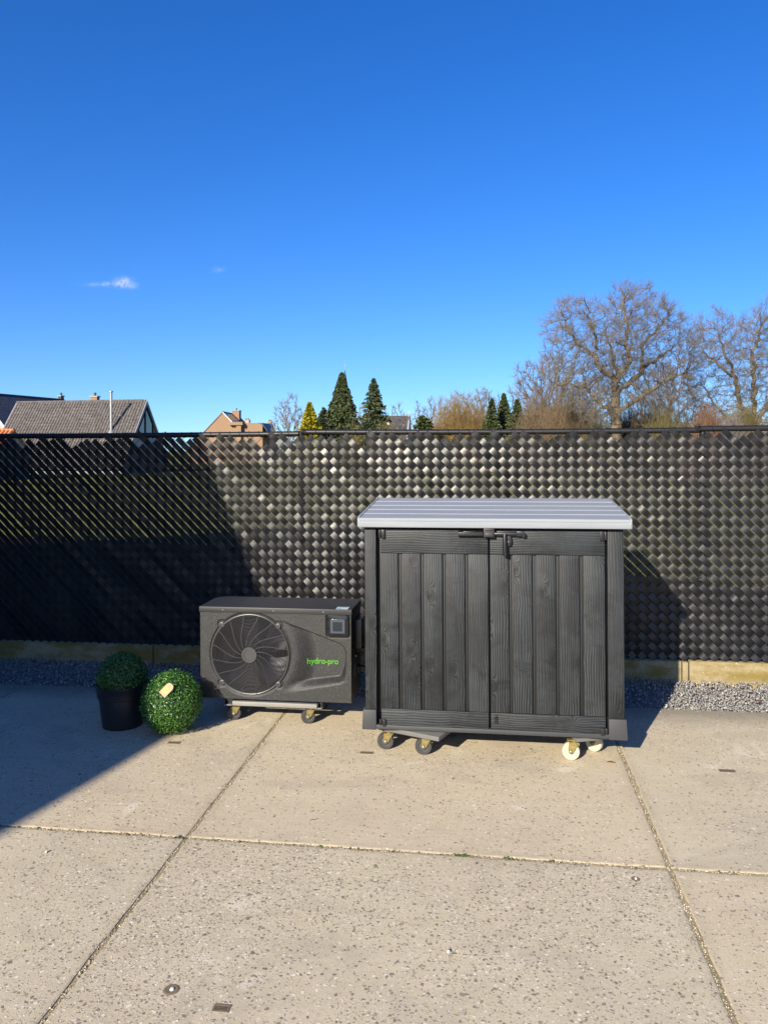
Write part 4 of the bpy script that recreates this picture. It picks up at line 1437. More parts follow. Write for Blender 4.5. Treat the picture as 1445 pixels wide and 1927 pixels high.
def chimney(parent, x, y, z0, z1, w, mat, pots=1):
    c = add_box(parent, 'chimney', x - w, x + w, y - w * .8, y + w * .8, z0, z1, mat)
    m = MB(); m.box(x - w - .06, x + w + .06, y - w * .8 - .06, y + w * .8 + .06, z1, z1 + .1)
    m.build('chimney_cap', M['grey_clad'], c)
    for k in range(pots):
        px = x + (k - (pots - 1) / 2) * w
        m = MB(); m.tube([(px, y, z1 + .1), (px, y, z1 + .38)], .11, 10)
        m.build('chimney_pot', M['dirt'], c)
    return c


M['tile_grey'] = m_tiles('grey_brown_pantiles', (0.060, 0.055, 0.051), (0.105, 0.094, 0.086), (0.165, 0.148, 0.135), 0.26)
M['slate'] = m_tiles('dark_slate', (0.03, 0.034, 0.042), (0.05, 0.055, 0.065), (0.075, 0.08, 0.095), 0.3, 0.5)
M['tile_red'] = m_tiles('orange_pantiles', (0.36, 0.12, 0.045), (0.46, 0.17, 0.06), (0.52, 0.23, 0.1), 0.3)
M['tile_brown'] = m_tiles('brown_tiles', (0.10, 0.06, 0.045), (0.16, 0.085, 0.06), (0.22, 0.12, 0.085), 0.3)
M['brick_pale'] = m_brick('pale_brick', (0.36, 0.27, 0.185), (0.29, 0.205, 0.14), (0.40, 0.36, 0.30))
M['brick_tan'] = m_brick('tan_brick', (0.25, 0.155, 0.09), (0.215, 0.13, 0.077), (0.27, 0.20, 0.14))
M['brick_red'] = m_brick('red_brick', (0.26, 0.10, 0.06), (0.20, 0.075, 0.05), (0.4, 0.36, 0.3))

# long grey-brown pantile house
hx0, hx1 = -38.6, -27.4
hse, zr, tp = gable_house('tiled_house', (hx0 + hx1) / 2, 60, 0, hx1 - hx0, 4.2, 5.70, R(50), M['grey_clad'], M['tile_grey'],
                          'long low house with grey brown pantile roof and steel flue', rib=0.235, verge=M['grey_clad'])
L2 = (hx1 - hx0) / 2
# triangular gable window facing the camera side
zi = zr - 0.55
m = MB()
wq = [(-1.45, zi - 2.45), (1.15, zi - 2.45), (1.15, zi - 1.3), (0.0, zi), (-1.45, zi - 1.75)]
m.prism(wq, 'x', L2 - .10, L2 - .03)
win = m.build('gable_window', M['glass_dark'], hse)
for (a, b) in ((wq[0], wq[4]), (wq[4], wq[3]), (wq[3], wq[2]), (wq[2], wq[1]), ((-.25, zi - 2.45), (-.25, zi - .3))):
    m = MB(); m.tube([(L2 + .0, a[0], a[1]), (L2 + .0, b[0], b[1])], .05, 6)
    m.build('window_frame', M['black_coat'], win)
fl = MB()
fxl, fyl = -29.36 - (hx0 + hx1) / 2, -2.1
fl.tube([(fxl, fyl, zr - 2.9), (fxl, fyl, 6.28 + .05)], .105, 14)
fl.lathe([(.16, 6.26), (.16, 6.33), (.13, 6.37), (.0001, 6.39)], 14, c=(fxl, fyl, .05))
fl.lathe([(.42, zr - 2.86), (.13, zr - 2.35)], 14, c=(fxl, fyl, 0))
fl.build('flue_pipe', M['galv'], hse)
chimney(hse, -32.33 - (hx0 + hx1) / 2, 1.0, zr - 1.6, zr + .42, .28, M['brick_tan'])

# far left house with slate roof
e, zr, tp = gable_house('slate_house', -44.5, 70.4, math.atan2(9.5, 1.6), 11, 4.6, 6.96, R(48), M['brick_pale'], M['slate'],
                        'pale brick house with dark slate roof at the far left', verge=M['white_trim'])
chimney(e, 5.2, 0.1, zr - .5, zr + .35, .22, M['slate'])
add_box(e, 'roof_vent', -2.0, -1.85, -1.9, -1.75, zr - 2.1, zr - 1.2, M['galv'])
# second ridge just visible behind the long roof
e, zr, tp = gable_house('brown_roof_house', -40.6, 76, R(8), 5.0, 3.0, 6.58, R(42), M['brick_tan'], M['tile_brown'], 'brown roof tip showing behind the long pantile roof')
# orange roofed shed
e, zr, tp = gable_house('orange_roof_shed', -31.4, 45, R(4), 4.3, 2.0, 2.98, R(32), M['grey_clad'], M['tile_red'], 'low shed with bright orange tile roof at left edge', 'shed', rib=0.25)

# tan gabled house with dark glazed slope
e, zr, tp = gable_house('tan_gabled_house', -35.6, 104.5, R(90) + R(6), 9.5, 4.6, 6.75, R(46), M['brick_tan'], M['tile_brown'],
                        'tan brick gabled house with dark glazed roof slope')
m = MB(); m.prism([(0, zr - .1), (0, zr + .06), (-2.2, zr + .06 - 2.2 * tp), (-2.2, zr - .1 - 2.2 * tp)], 'x', -4.80, -4.72)
m.build('verge_board', M['white_trim'], e)
for k in range(6):
    x = -4.55 + k * .75
    m = MB()
    yy = -.35
    m.prism([(-.25, zr - .25 * tp + .06), (-.25, zr - .25 * tp + .12), (-1.75, zr - 1.75 * tp + .12), (-1.75, zr - 1.75 * tp + .06)], 'x', x, x + .68)
    m.build('solar_panel', M['glass_dark'], e)
chimney(e, 1.2, -.55, zr - 2.6, zr + .40, .62, M['brick_tan'])
# annex and square bay at the front right
add_box(e, 'annex', -4.4, 1.0, -5.2, -2.2, 0, zr - 1.45, M['brick_tan'])
add_box(e, 'bay_cornice', -5.3, -4.2, -2.75, -.95, zr - 1.75, zr - 1.35, M['brick_tan'])
add_box(e, 'bay_pier', -5.1, -4.3, -2.5, -1.9, 0, zr - 1.78, M['brick_tan'])
m = MB(); m.prism([(-4.6, zr - 1.42), (-5.2, zr - 1.5), (-6.4, zr - 3.4), (-6.5, zr - 3.4), (-6.5, zr - 3.7), (-5.25, zr - 1.75)], 'x', -4.5, 1.2)
m.build('annex_roof', M['slate'], e)

# house with white dormer farther right
e, zr, tp = gable_house('dormer_house', -39.2, 130, R(-3), 4.6, 3.2, 6.15, R(40), M['brick_red'], M['slate'], 'distant dark roofed house with white dormer and two brick chimneys')
add_box(e, 'dormer', -1.9, .6, -2.6, -.4, zr - 1.5, zr - .35, M['white_trim'])
for k in range(4):
    add_box(e, 'dormer_window', -1.75 + k * .6, -1.3 + k * .6, -2.66, -2.58, zr - 1.4, zr - .75, M['glass_dark'])
chimney(e, -2.2, 0, zr - 1.4, zr + .62, .42, M['brick_pale'], 2)
chimney(e, 1.75, .3, zr - 1.4, zr + .35, .3, M['brick_tan'], 2)

# church: slate nave and slim spire
e, zr, tp = gable_house('church_nave', -25.2, 200, R(-1), 8.2, 6.0, 10.2, R(52), M['brick_pale'], M['slate'], 'church roof of dark slate behind the bare tree', 'church')
m = MB(); m.prism([(-6.2, zr - 6.2 * tp + .3), (6.2, zr - 6.2 * tp + .3), (.25, zr + .45), (.12, zr + 1.3), (-.12, zr + 1.3), (-.25, zr + .45)], 'x', 4.05, 4.4)
m.build('gable_coping', M['grey_clad'], e)
add_box(e, 'roof_dormer', -1.2, -.7, -2.0, -.9, zr - 2.6, zr - 1.3, M['white_trim'])
sx, sy_ = -40.4, 215
e = empty('church_spire', (sx, sy_, Z_FIELD), 0, 'slim grey church spire with cross rising behind the tall dark conifer', 'church spire')
m = MB(); m.box(-1.3, 1.3, -1.3, 1.3, 0, 14.5); m.build('tower', M['brick_red'], e)
m = MB(); m.lathe([(1.55, 14.5), (0.95, 18.0), (0.58, 20.9), (0.05, 23.8)], 8); m.build('spire', M['slate'], e)
m = MB(); m.tube([(0, 0, 23.6), (0, 0, 25.7)], .06, 6); m.tube([(-.45, 0, 25.0), (.45, 0, 25.0)], .06, 6)
m.lathe([(0.0001, 23.75), (.16, 23.9), (.0001, 24.05)], 8); m.build('cross', M['grey_clad'], e)

# brick house behind the camera: its eave throws the shade on the left
HE = 4.2
ex, ey = 0.2056, 0.9786                                # eave direction (unit)
# eave passes through (x0,y0) at height HE: plane X = -1.57 + .21*(Y-5.9) - .385*h
e0 = Vector((-1.57 + 0.21 * (-2.0 - 5.9) - 0.385 * HE, -2.0))
rz_h = math.atan2(ey, ex)
Lh, half_h = 9.6, 4.0
ov = 0.35
pit = R(40)
cx_ = e0.x + ex * -0.15 - ey * (half_h + ov); cy_ = e0.y + ey * -0.15 + ex * (half_h + ov)
e, zr, tp = gable_house('brick_house', cx_, cy_, rz_h, Lh, half_h, HE + (half_h + ov) * math.tan(pit) - 0.03, pit, M['brick_red'], M['tile_brown'],
                        'red brick house with brown tiled roof beside the terrace', over=ov, verge=M['white_trim'])
for x in (-3.2, 0.4, 3.0):
    w = add_box(e, 'window', x - .55, x + .55, -half_h - .03, -half_h + .02, 1.0, 2.3, M['glass_dark'])
    add_box(w, 'window_frame', x - .62, x - .56, -half_h - .05, -half_h + .02, .95, 2.36, M['white_trim'])
    add_box(w, 'window_frame', x + .56, x + .62, -half_h - .05, -half_h + .02, .95, 2.36, M['white_trim'])
    add_box(w, 'window_sill', x - .66, x + .66, -half_h - .12, -half_h + .02, .86, .94, M['grey_clad'])
m = MB(); m.tube([(-Lh / 2, -half_h - ov + .01, HE - .02), (Lh / 2, -half_h - ov + .01, HE - .02)], .05, 8)
m.build('gutter', M['grey_clad'], e)

# ================================================================== trees
def tubes_np(p0, p1, r0, r1, n=3):
    d = p1 - p0
    L = np.linalg.norm(d, axis=1)[:, None]; d = d / np.maximum(L, 1e-6)
    ref = np.where(np.abs(d[:, 2:3]) < 0.9, np.array([[0, 0, 1.0]]), np.array([[1.0, 0, 0]]))
    a = np.cross(d, ref); a /= np.linalg.norm(a, axis=1)[:, None]
    b = np.cross(d, a)
    V = []
    for (p, r) in ((p0, r0), (p1, r1)):
        for k in range(n):
            th = 2 * PI * k / n
            V.append(p + (a * math.cos(th) + b * math.sin(th)) * r[:, None])
    V = np.stack(V, 1).reshape(-1, 3)
    base = np.arange(len(p0))[:, None] * (2 * n)
    F = np.concatenate([base + np.array([[k, (k + 1) % n, n + (k + 1) % n, n + k]]) for k in range(n)])
    return V, F


def merge(parts):
    Vs, Fs, o = [], [], 0
    for V, F in parts:
        Vs.append(V); Fs.append(F + o); o += len(V)
    return np.concatenate(Vs), np.concatenate(Fs)


def colonize(rng, att, start, step, infl, kill, maxit=140, up=0.05, wig=0.26, spar=None):
    nodes = [np.array(p, float) for p in start]
    par = list(spar) if spar else [-1] + list(range(len(start) - 1))
    par_a = np.array(par)
    N = np.array(nodes)
    near_d = np.full(len(att), 1e9); near_i = np.zeros(len(att), int)
    def upd(lo):
        nonlocal near_d, near_i
        sub = N[lo:]
        for c0 in range(0, len(sub), 400):
            D_ = np.linalg.norm(att[:, None] - sub[None, c0:c0 + 400], axis=2)
            j = D_.argmin(1); dm = D_[np.arange(len(att)), j]
            better = dm < near_d
            near_d[better] = dm[better]; near_i[better] = j[better] + lo + c0
    upd(0)
    for it in range(maxit):
        act = near_d < infl
        if not act.any():
            break
        idx = near_i[act]
        dv = att[act] - N[idx]; dv /= np.linalg.norm(dv, axis=1)[:, None] + 1e-9
        u, inv = np.unique(idx, return_inverse=True)
        acc = np.zeros((len(u), 3)); np.add.at(acc, inv, dv)
        cnt = np.bincount(par_a[par_a >= 0], minlength=len(N))[u]
        full = cnt >= 3
        if full.any():                                     # stop knots of twigs: drop what a full node still pulls at
            dead = np.isin(near_i, u[full]) & act
            att, near_d, near_i = att[~dead], near_d[~dead], near_i[~dead]
            u, acc = u[~full], acc[~full]
            if len(u) == 0: continue
        acc /= np.linalg.norm(acc, axis=1)[:, None] + 1e-9
        acc += np.array([0, 0, up]) + rng.normal(0, wig, acc.shape)
        acc /= np.linalg.norm(acc, axis=1)[:, None]
        new = N[u] + acc * step
        lo = len(N)
        N = np.concatenate([N, new]); par += list(u); par_a = np.array(par)
        upd(lo)
        live = near_d > kill
        att, near_d, near_i = att[live], near_d[live], near_i[live]
        if len(att) == 0: break
    return N, np.array(par)


def bare_tree(name, x, y, label, top, width, trunk_h, rtip, rng_seed, mat, n_att=1600, step=0.28, kill=0.5, twigs=5, twig_len=0.4, base_z=None, trunk_max=0.4, tmat=None,
              depthf=0.9, cz=None, shift=0.0, group=None, lean=0.0, pw=2.35, limbs=()):
    rng = np.random.default_rng(rng_seed)
    h = top - Z_FIELD
    zb = trunk_h * (0.62 if limbs else 0.85)
    cz_ = (h + zb) / 2 if cz is None else cz
    rz_ = h - cz_ - twig_len * .5
    rzl = cz_ - zb
    d = rng.normal(size=(n_att * 2, 3)); d /= np.linalg.norm(d, axis=1)[:, None]
    rad = rng.random(n_att * 2) ** 0.42
    att = d * rad[:, None]
    att = att[:n_att]
    rx = width / 2 - twig_len * .4
    if limbs:                                              # a broad shouldered dome rather than an egg
        att = att / (np.abs(d[:n_att]) ** 3.2).sum(1)[:, None] ** (1 / 3.2) * .96
    A_ = np.stack([att[:, 0] * rx + shift, att[:, 1] * rx * depthf, np.where(att[:, 2] > 0, att[:, 2] * rz_, att[:, 2] * rzl) + cz_], 1)
    A_ += 0.12 * rx * np.sin(A_[:, [1, 2, 0]] * 2.1 / max(rx, 1) * 3)
    ns = max(3, int(trunk_h / step))
    st = [(lean * (i / ns) ** 1.5 + rng.normal(0, 0.01), rng.normal(0, .01), trunk_h * i / ns) for i in range(ns + 1)]
    spar = [-1] + list(range(len(st) - 1))
    for lb in limbs:
        prev = min(range(len(st)), key=lambda q_: sum((st[q_][c] - lb[0][c]) ** 2 for c in range(3)))
        for a, b in zip(lb, lb[1:]):
            a, b = np.array(a, float), np.array(b, float)
            m_ = max(2, int(np.linalg.norm(b - a) / step))
            for k in range(1, m_ + 1):
                p_ = a + (b - a) * k / m_ + rng.normal(0, .07, 3) * (k < m_)
                st.append(tuple(p_)); spar.append(prev); prev = len(st) - 1
    N, par = colonize(rng, A_, st, step, max(2.2, trunk_h * .9, width * .45), kill, spar=spar)
    n = len(N)
    kids = np.bincount(par[par >= 0], minlength=n)
    R_ = np.zeros(n)
    tips = kids == 0
    acc = np.where(tips, rtip ** pw, 0.0)
    for i in range(n - 1, 0, -1):
        acc[par[i]] += acc[i] * 1.003
    R_ = acc ** (1 / pw)
    R_ = np.minimum(R_, trunk_max)
    # flare at the foot
    R_ *= 1 + 0.5 * np.exp(-N[:, 2] / 0.35)
    i = np.arange(1, n)
    p0, p1 = N[par[i]], N[i]
    r0, r1 = np.minimum(R_[par[i]], R_[i] * 1.6), R_[i]
    thick = R_[i] > rtip * 4.2
    # twigs
    cand = np.where((kids <= 1) & (R_ < rtip * 3.5))[0]
    cand = cand[cand > ns]
    tp0, tp1, tr0, tr1 = [], [], [], []
    for rep in range(twigs):
        b = cand if rep < twigs else cand
        base = N[b] + (N[par[b]] - N[b]) * rng.random((len(b), 1))
        dr = N[b] - N[par[b]]; dr /= np.linalg.norm(dr, axis=1)[:, None]
        outw = N[b] - np.array([shift, 0, cz_ - .3 * rz_]); outw /= np.linalg.norm(outw, axis=1)[:, None]
        dd = dr * .55 + outw * .6 + rng.normal(0, 0.55, dr.shape); dd[:, 2] += .12
        dd /= np.linalg.norm(dd, axis=1)[:, None]
        L = twig_len * rng.uniform(.35, 1.1, (len(b), 1))
        midp = base + dd * L * .55
        d2 = dd + rng.normal(0, .35, dd.shape); d2[:, 2] += .15; d2 /= np.linalg.norm(d2, axis=1)[:, None]
        end = midp + d2 * L * .5
        d3 = dd + rng.normal(0, .6, dd.shape); d3 /= np.linalg.norm(d3, axis=1)[:, None]
        end2 = midp + d3 * L * .4
        w_ = np.full(len(b), rtip * .62)
        tp0 += [base, midp, midp]; tp1 += [midp, end, end2]; tr0 += [w_, w_ * .8, w_ * .75]; tr1 += [w_ * .8, w_ * .4, w_ * .4]
    e = empty(name, (x, y, Z_FIELD), 0, label, 'tree', group)
    V, F = tubes_np(p0[thick], p1[thick], r0[thick], r1[thick], 6)
    link('trunk', np_mesh('trunk', V, F, mat, smooth=True), e)
    crown = [tubes_np(p0[~thick], p1[~thick], r0[~thick], r1[~thick], 3)] if (~thick).any() else []
    crown.append(tubes_np(np.concatenate(tp0), np.concatenate(tp1), np.concatenate(tr0), np.concatenate(tr1), 3))
    V, F = merge(crown)
    link('crown', np_mesh('crown', V, F, tmat or mat), e)
    return e


def brush(name, x, y, label, top, width, n, seed, mat, r=0.011, depth=0.7, upright=0.5, cat='shrub', group=None, twigs=6, base_w=0.8, droop=0.0):
    """bare shrub: many stems fanning from the base, each with side twigs"""
    rng = np.random.default_rng(seed)
    h = top - Z_FIELD
    base = np.stack([rng.normal(0, width * base_w * .35, n), rng.normal(0, width * base_w * .35 * depth, n), np.zeros(n)], 1)
    th = rng.uniform(0, 2 * PI, n); rad = np.sqrt(rng.random(n))
    tip = np.stack([np.cos(th) * rad * width / 2, np.sin(th) * rad * width / 2 * depth, h * (np.sqrt(np.maximum(1 - rad ** 2, 0.05)) * (1 - upright * .3) + .12) * rng.uniform(.5, 1.0, n)], 1)
    tip[:, 2] = np.minimum(tip[:, 2], h)
    ctrl = base * .6 + tip * .25; ctrl[:, 2] = tip[:, 2] * (.55 + .2 * upright)
    K = 6
    pts = []
    for k in range(K + 1):
        t_ = k / K
        pts.append(base * (1 - t_) ** 2 + 2 * ctrl * t_ * (1 - t_) + tip * t_ ** 2 + rng.normal(0, .02 * h * .55, (n, 3)) * (0 < k))
    segs = []
    for k in range(K):
        segs.append((pts[k], pts[k + 1], np.full(n, r * (1.9 - 1.5 * k / K)), np.full(n, r * (1.9 - 1.5 * (k + 1) / K))))
    for w_ in range(twigs):
        k = rng.integers(2, K + 1, n)
        P_ = np.stack(pts, 0)[k, np.arange(n)]
        dd = P_ - np.stack(pts, 0)[k - 1, np.arange(n)]; dd /= np.linalg.norm(dd, axis=1)[:, None] + 1e-9
        d2 = dd + rng.normal(0, .6, dd.shape); d2[:, 2] += .3 - droop; d2 /= np.linalg.norm(d2, axis=1)[:, None]
        L = h * rng.uniform(.06, .2, (n, 1))
        mid = P_ + d2 * L * .5
        d3 = d2 + rng.normal(0, .3, dd.shape); d3[:, 2] += .15 - droop; d3 /= np.linalg.norm(d3, axis=1)[:, None]
        E_ = mid + d3 * L * .5
        segs.append((P_, mid, np.full(n, r * .6), np.full(n, r * .5))); segs.append((mid, E_, np.full(n, r * .5), np.full(n, r * .25)))
    e = empty(name, (x, y, Z_FIELD), 0, label, cat, group)
    V, F = merge([tubes_np(*s, 3) for s in segs[:2]])
    link('stem', np_mesh('stem', V, F, mat), e)
    V, F = merge([tubes_np(*s, 3) for s in segs[2:]])
    link('crown', np_mesh('crown', V, F, mat), e)
    return e


def conifer(name, x, y, label, top, width, seed, mat, nb=260, ns=26, droop=0.5, leaf=(0.22, 0.07), power=0.85, cat='tree', group=None, base=0.03, ragged=0.25, bark=None):
    rng = np.random.default_rng(seed)
    h = top - Z_FIELD
    t_ = 1 - (1 - rng.random(nb)) ** 0.62
    t_ = np.clip(rng.random(nb) ** 0.85, 0, 1) * (1 - base) + base
    az = rng.uniform(0, 2 * PI, nb)
    L = width / 2 * (1 - t_) ** power * rng.uniform(1 - ragged, 1 + ragged * .5, nb) + 0.015 * width
    s = rng.random((nb, ns)) ** 0.7
    rr = L[:, None] * s
    zz = h * t_[:, None] + L[:, None] * (0.25 * s - droop * s ** 2)
    lat = rng.normal(0, 0.07, (nb, ns)) * width * (0.4 + s) * (1 - t_[:, None] * .93)
    X = np.cos(az)[:, None] * rr - np.sin(az)[:, None] * lat
    Y = np.sin(az)[:, None] * rr + np.cos(az)[:, None] * lat
    Zc = zz + rng.normal(0, .02 * h, (nb, ns)) * .6 * (1 - t_[:, None] * .8)
    C_ = np.stack([X, Y, np.clip(Zc, 0.02, h * 1.02)], -1).reshape(-1, 3)
    n = len(C_)
    out = np.stack([np.repeat(np.cos(az), ns), np.repeat(np.sin(az), ns), np.full(n, -droop)], 1)
    ax = out + rng.normal(0, .5, (n, 3)); ax /= np.linalg.norm(ax, axis=1)[:, None]
    bx = np.cross(ax, rng.normal(size=(n, 3))); bx /= np.linalg.norm(bx, axis=1)[:, None]
    nrm = np.cross(ax, bx)
    l_ = leaf[0] * rng.uniform(.6, 1.3, (n, 1)); w_ = leaf[1] * rng.uniform(.6, 1.3, (n, 1))
    V = np.stack([C_ - ax * l_ * .5, C_ + bx * w_ + nrm * w_ * .3, C_ + ax * l_ * .5, C_ - bx * w_ + nrm * w_ * .3], 1).reshape(-1, 3)
    k = np.arange(n)[:, None] * 4
    F = np.concatenate([k + [0, 1, 2], k + [0, 2, 3]])
    e = empty(name, (x, y, Z_FIELD), 0, label, cat, group)
    m = MB(); m.tube([(0, 0, 0), (0, 0, h * .5), (0, 0, h * .985)], [h * .022 + .03, h * .012 + .02, .012], 7)
    m.build('trunk', bark or M['bark_dark'], e)
    link('crown', np_mesh('crown', V, F, mat), e)
    return e


M['bark_main'] = m_bark('bark_grey_olive', (0.075, 0.057, 0.036), (0.19, 0.15, 0.10))
M['twig_grey'] = m_bark('twigs_grey', (0.095, 0.079, 0.06), (0.215, 0.185, 0.148))
M['bark_tan'] = m_bark('bark_tan', (0.085, 0.06, 0.04), (0.20, 0.15, 0.105))
M['bark_grey'] = m_bark('bark_pale_grey', (0.11, 0.095, 0.085), (0.22, 0.195, 0.18))
M['bark_dark'] = m_bark('bark_dark', (0.06, 0.045, 0.03), (0.11, 0.085, 0.06))
M['twig_rust'] = m_bark('twigs_rust', (0.13, 0.068, 0.04), (0.25, 0.15, 0.095))
M['twig_willow'] = m_bark('twigs_willow', (0.15, 0.098, 0.033), (0.28, 0.195, 0.08))
M['twig_olive'] = m_bark('twigs_olive', (0.085, 0.073, 0.026), (0.20, 0.165, 0.07))
M['twig_brown'] = m_bark('twigs_brown', (0.10, 0.072, 0.042), (0.22, 0.165, 0.10))
M['needle_dark'] = m_leaf('needles_dark', (0.018, 0.030, 0.010), (0.040, 0.056, 0.018), (0.085, 0.10, 0.035), 0.6, 0.3)
M['needle_blue'] = m_leaf('needles_green', (0.022, 0.036, 0.016), (0.050, 0.068, 0.030), (0.105, 0.12, 0.055), 0.6, 0.3)
M['needle_gold'] = m_leaf('needles_gold', (0.13, 0.115, 0.006), (0.26, 0.22, 0.010), (0.36, 0.32, 0.02), 0.6, 0.3)
M['ever_leaf'] = m_leaf('evergreen_leaf', (0.022, 0.034, 0.010), (0.045, 0.062, 0.018), (0.09, 0.11, 0.035), 0.5, 0.35)

LIMBS_A = [[(-.2, 0, 5.6), (-.26, 0, 5.97), (-1.07, .3, 6.6), (-1.23, .4, 7.27), (-2.04, .5, 7.9), (-2.7, .4, 8.7), (-3.1, .2, 9.7)],
           [(-1.23, .4, 7.2), (-1.13, .2, 8.1), (-1.46, 0, 9.0), (-1.65, -.1, 10.0)],
           [(-.1, 0, 5.6), (.7, -.3, 6.8), (.4, -.5, 7.75), (.55, -.4, 9.05), (.3, -.2, 10.3)],
           [(0, 0, 5.0), (1.2, .3, 5.97), (1.6, .5, 6.6), (1.5, .5, 7.75), (2.3, .3, 8.7), (3.0, .1, 9.7)],
           [(.03, 0, 4.0), (.7, -.4, 4.3), (1.7, -.7, 5.0), (2.5, -.8, 5.6), (3.5, -.6, 5.97), (4.3, -.3, 6.7)],
           [(-.05, 0, 3.5), (-1.7, -.5, 5.1), (-2.85, -.7, 5.6), (-4.0, -.4, 5.3)],
           [(1.6, .5, 6.6), (2.7, 1.0, 7.2), (3.7, 1.1, 8.0)],
           [(0, .1, 5.2), (.2, 1.3, 6.2), (.0, 2.1, 7.6), (-.4, 2.3, 9.0)]]
LIMBS_B = [[(0, 0, 3.0), (-.7, .1, 4.4), (-1.0, 0, 6.0), (-1.6, .2, 7.6), (-1.9, .1, 8.6)],
           [(0, 0, 3.2), (.2, .2, 5.0), (.0, .1, 7.0), (.5, 0, 9.0)],
           [(0, 0, 3.0), (1.0, 0, 4.4), (1.8, .2, 6.0), (2.3, .2, 7.8)],
           [(0, 0, 2.8), (-1.4, -.3, 3.4), (-2.4, -.4, 4.4), (-3.0, -.2, 5.6)],
           [(-1.0, 0, 6.0), (-2.0, -.3, 6.6), (-2.8, -.4, 7.4)]]
# left group
bare_tree('bare_tree', -14.37, 55, 'pale leafless tree with upright thin branches left of the yellow conifer', 5.95, 2.9, 1.0, 0.017, 11, M['bark_grey'], 900, 0.22, 0.30, 4, 0.4, trunk_max=.09)
conifer('golden_conifer', -10.55, 45, 'bright yellow green conical conifer above the fence', 4.42, 2.3, 21, M['needle_gold'], 460, 36, -0.5, (0.16, 0.055), 0.85, ragged=.2)
conifer('dark_conifer', -11.52, 60, 'tall dark drooping conifer in front of the church spire', 7.6, 5.4, 22, M['needle_dark'], 900, 44, 0.75, (0.26, 0.06), 0.9, ragged=.3)
conifer('small_conifer', -12.75, 59, 'small dark conifer leaning on the left foot of the tall conifer', 4.95, 4.0, 23, M['needle_blue'], 340, 32, 0.2, (0.24, 0.06), 1.0)
conifer('ragged_spruce', -8.74, 58, 'ragged spruce with open branches right of the tall conifer', 6.95, 4.4, 24, M['needle_blue'], 400, 34, 0.25, (0.26, 0.06), 0.95, ragged=.6)
bare_tree('bare_tree', -13.6, 80, 'faint leafless tree between the two tall conifers', 6.4, 3.6, 1.4, 0.022, 12, M['bark_grey'], 600, 0.3, 0.5, 3, 0.5, trunk_max=.12)
bare_tree('bare_tree', -9.6, 78, 'leafless tree with dark crooked limbs before the church roof', 6.75, 4.2, 1.4, 0.026, 13, M['bark_tan'], 420, 0.3, 0.6, 4, 0.5, trunk_max=.18)
brush('rusty_shrub', -11.0, 66, 'rust brown bare shrub between the tall conifers', 4.55, 2.4, 420, 31, M['twig_rust'])
brush('olive_shrub', -7.55, 56, 'olive yellow shrub at the foot of the ragged spruce', 3.85, 2.6, 420, 32, M['twig_olive'])
brush('olive_shrub', -9.9, 57, 'low olive shrub just left of the ragged spruce', 3.75, 1.9, 350, 33, M['twig_olive'])
brush('russet_shrub', -13.2, 62, 'low russet bush behind the yellow conifer', 3.55, 2.2, 250, 34, M['twig_rust'])

# middle group
conifer('round_evergreen', -5.2, 60, 'rounded dark evergreen bush left of the orange willow', 4.2, 2.6, 25, M['ever_leaf'], 300, 34, 0.1, (0.2, 0.07), 0.4, cat='bush', ragged=.3)
brush('orange_willow', -2.55, 64, 'broad orange tan willow shrub with dense fine twigs', 5.85, 6.2, 1700, 35, M['twig_willow'], 0.0105, 0.7, .1, twigs=8)
bare_tree('bare_tree', -6.2, 84, 'leafless spreading tree left behind the orange willow', 7.6, 5.6, 1.6, 0.024, 14, M['bark_grey'], 1100, 0.32, 0.5, 4, 0.6, trunk_max=.15)
bare_tree('bare_tree', -1.6, 86, 'leafless purple grey tree behind the orange willow', 8.6, 7.6, 1.6, 0.024, 15, M['bark_grey'], 1900, 0.32, 0.5, 5, 0.6, trunk_max=.18)
for i, (x, y, tz, w, sd, lb) in enumerate(((-0.05, 58, 5.3, 3.2, 26, 'leftmost of the three small spruces'), (0.86, 60, 5.85, 3.5, 27, 'tallest and middle one of the three small spruces'),
                                           (1.75, 57, 5.15, 3.5, 28, 'rightmost of the three small spruces'))):
    conifer('small_spruce', x, y, lb + ' beside the willow', tz, w, sd, M['needle_dark'], 330, 30, 0.15, (0.24, 0.055), 1.0, group='three small spruces')

# right group
bare_tree('bare_tree', 4.2, 62, 'brown leafless tree with dense twigs left of the great bare tree', 9.3, 6.4, 1.4, 0.017, 16, M['bark_tan'], 2400, 0.3, 0.45, 6, 0.6, trunk_max=.2)
bare_tree('bare_tree', 7.6, 66, 'leafless tree standing behind the trunk of the great bare tree', 8.0, 6.4, 1.5, 0.016, 17, M['bark_tan'], 1900, 0.3, 0.45, 5, 0.6, trunk_max=.16)
bare_tree('great_bare_tree', 7.30, 48, 'great leafless tree with thick forked trunk and wide domed crown', 11.45, 9.7, 5.6, 0.0088, 18, M['bark_main'], 5400, 0.20, 0.27, 5, 0.55, limbs=LIMBS_A, tmat=M['twig_grey'],
          trunk_max=.33, cz=6.9, shift=.2, depthf=.85, lean=-.15, pw=2.03)
bare_tree('bare_tree', 15.5, 50, 'large leafless tree cut by the right edge of the photo', 10.5, 8.0, 3.4, 0.0088, 19, M['bark_main'], 4000, 0.20, 0.29, 5, 0.58, limbs=LIMBS_B, tmat=M['twig_grey'], trunk_max=.3, cz=6.4, pw=2.03)
bare_tree('bare_tree', 13.4, 64, 'leafless tree filling the gap between the two great trees', 8.9, 6.4, 1.4, 0.016, 20, M['bark_tan'], 2100, 0.3, 0.45, 5, 0.55, trunk_max=.16)
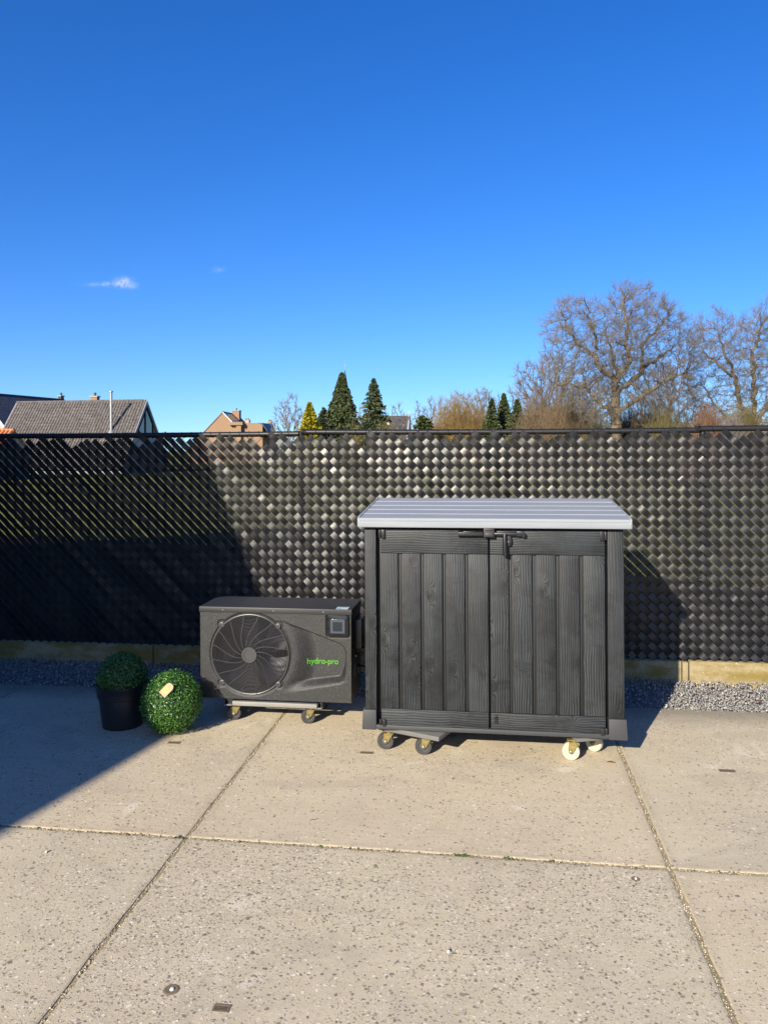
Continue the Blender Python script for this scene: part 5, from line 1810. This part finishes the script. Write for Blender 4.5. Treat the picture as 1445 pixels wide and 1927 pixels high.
for (nm, x, y, tz, w, n_, sd, mt, lb, up) in (
        ('brown_brush', 2.9, 54, 5.0, 3.6, 800, 41, 'twig_brown', 'tan bare bush right behind the three small spruces', .5),
        ('brown_brush', 5.1, 52, 5.6, 4.2, 1000, 42, 'twig_brown', 'tall tan bare bush left of the great trunk', .5),
        ('olive_brush', 6.4, 49.5, 3.9, 2.6, 600, 43, 'twig_olive', 'low olive bush at the foot of the great trunk', .3),
        ('brown_brush', 8.4, 51, 4.6, 3.0, 800, 44, 'twig_brown', 'brown bare bush just right of the great trunk', .4),
        ('olive_brush', 9.6, 46, 3.9, 3.0, 800, 45, 'twig_olive', 'olive green twiggy bush between trunk and rusty bush', .4),
        ('rusty_brush', 11.3, 44, 4.0, 2.5, 800, 46, 'twig_rust', 'rust red bare bush right of the olive one', .4),
        ('grey_brush', 12.1, 42, 3.3, 1.6, 420, 47, 'bark_grey', 'small pale grey rounded bush near the right fence post', .3),
        ('ivy_brush', 13.7, 46, 4.9, 2.6, 900, 48, 'twig_olive', 'upright beige bush below the right hand tree', .9),
        ('brown_brush', 15.8, 45, 4.7, 3.0, 800, 49, 'twig_brown', 'brown bare bush at the right edge', .5),
        ('brown_brush', 10.9, 56, 5.4, 4.6, 1000, 50, 'twig_brown', 'wide brown bush behind the rusty bush', .4)):
    brush(nm, x, y, lb, tz, w, n_, sd, M[mt], 0.0105, 0.7, up, 'bush', None, 7)

for (nm, x, y, tz, w, n_, sd, mt, lb, up) in (
        ('brown_brush', -0.9, 70, 4.9, 4.0, 800, 61, 'twig_brown', 'dull brown bush between the willow and the three small spruces', .4),
        ('brown_brush', 1.6, 66, 4.9, 4.2, 800, 62, 'twig_brown', 'brown thicket standing behind the three small spruces', .4),
        ('grey_brush', 3.6, 60, 6.6, 4.6, 1100, 63, 'twig_brown', 'tall twiggy brown thicket at the left edge of the bare tree belt', .6),
        ('olive_brush', 13.0, 52, 4.6, 4.4, 900, 64, 'twig_olive', 'olive thicket behind the pale grey bush at right', .4)):
    brush(nm, x, y, lb, tz, w, n_, sd, M[mt], 0.011, 0.7, up, 'bush', None, 7)
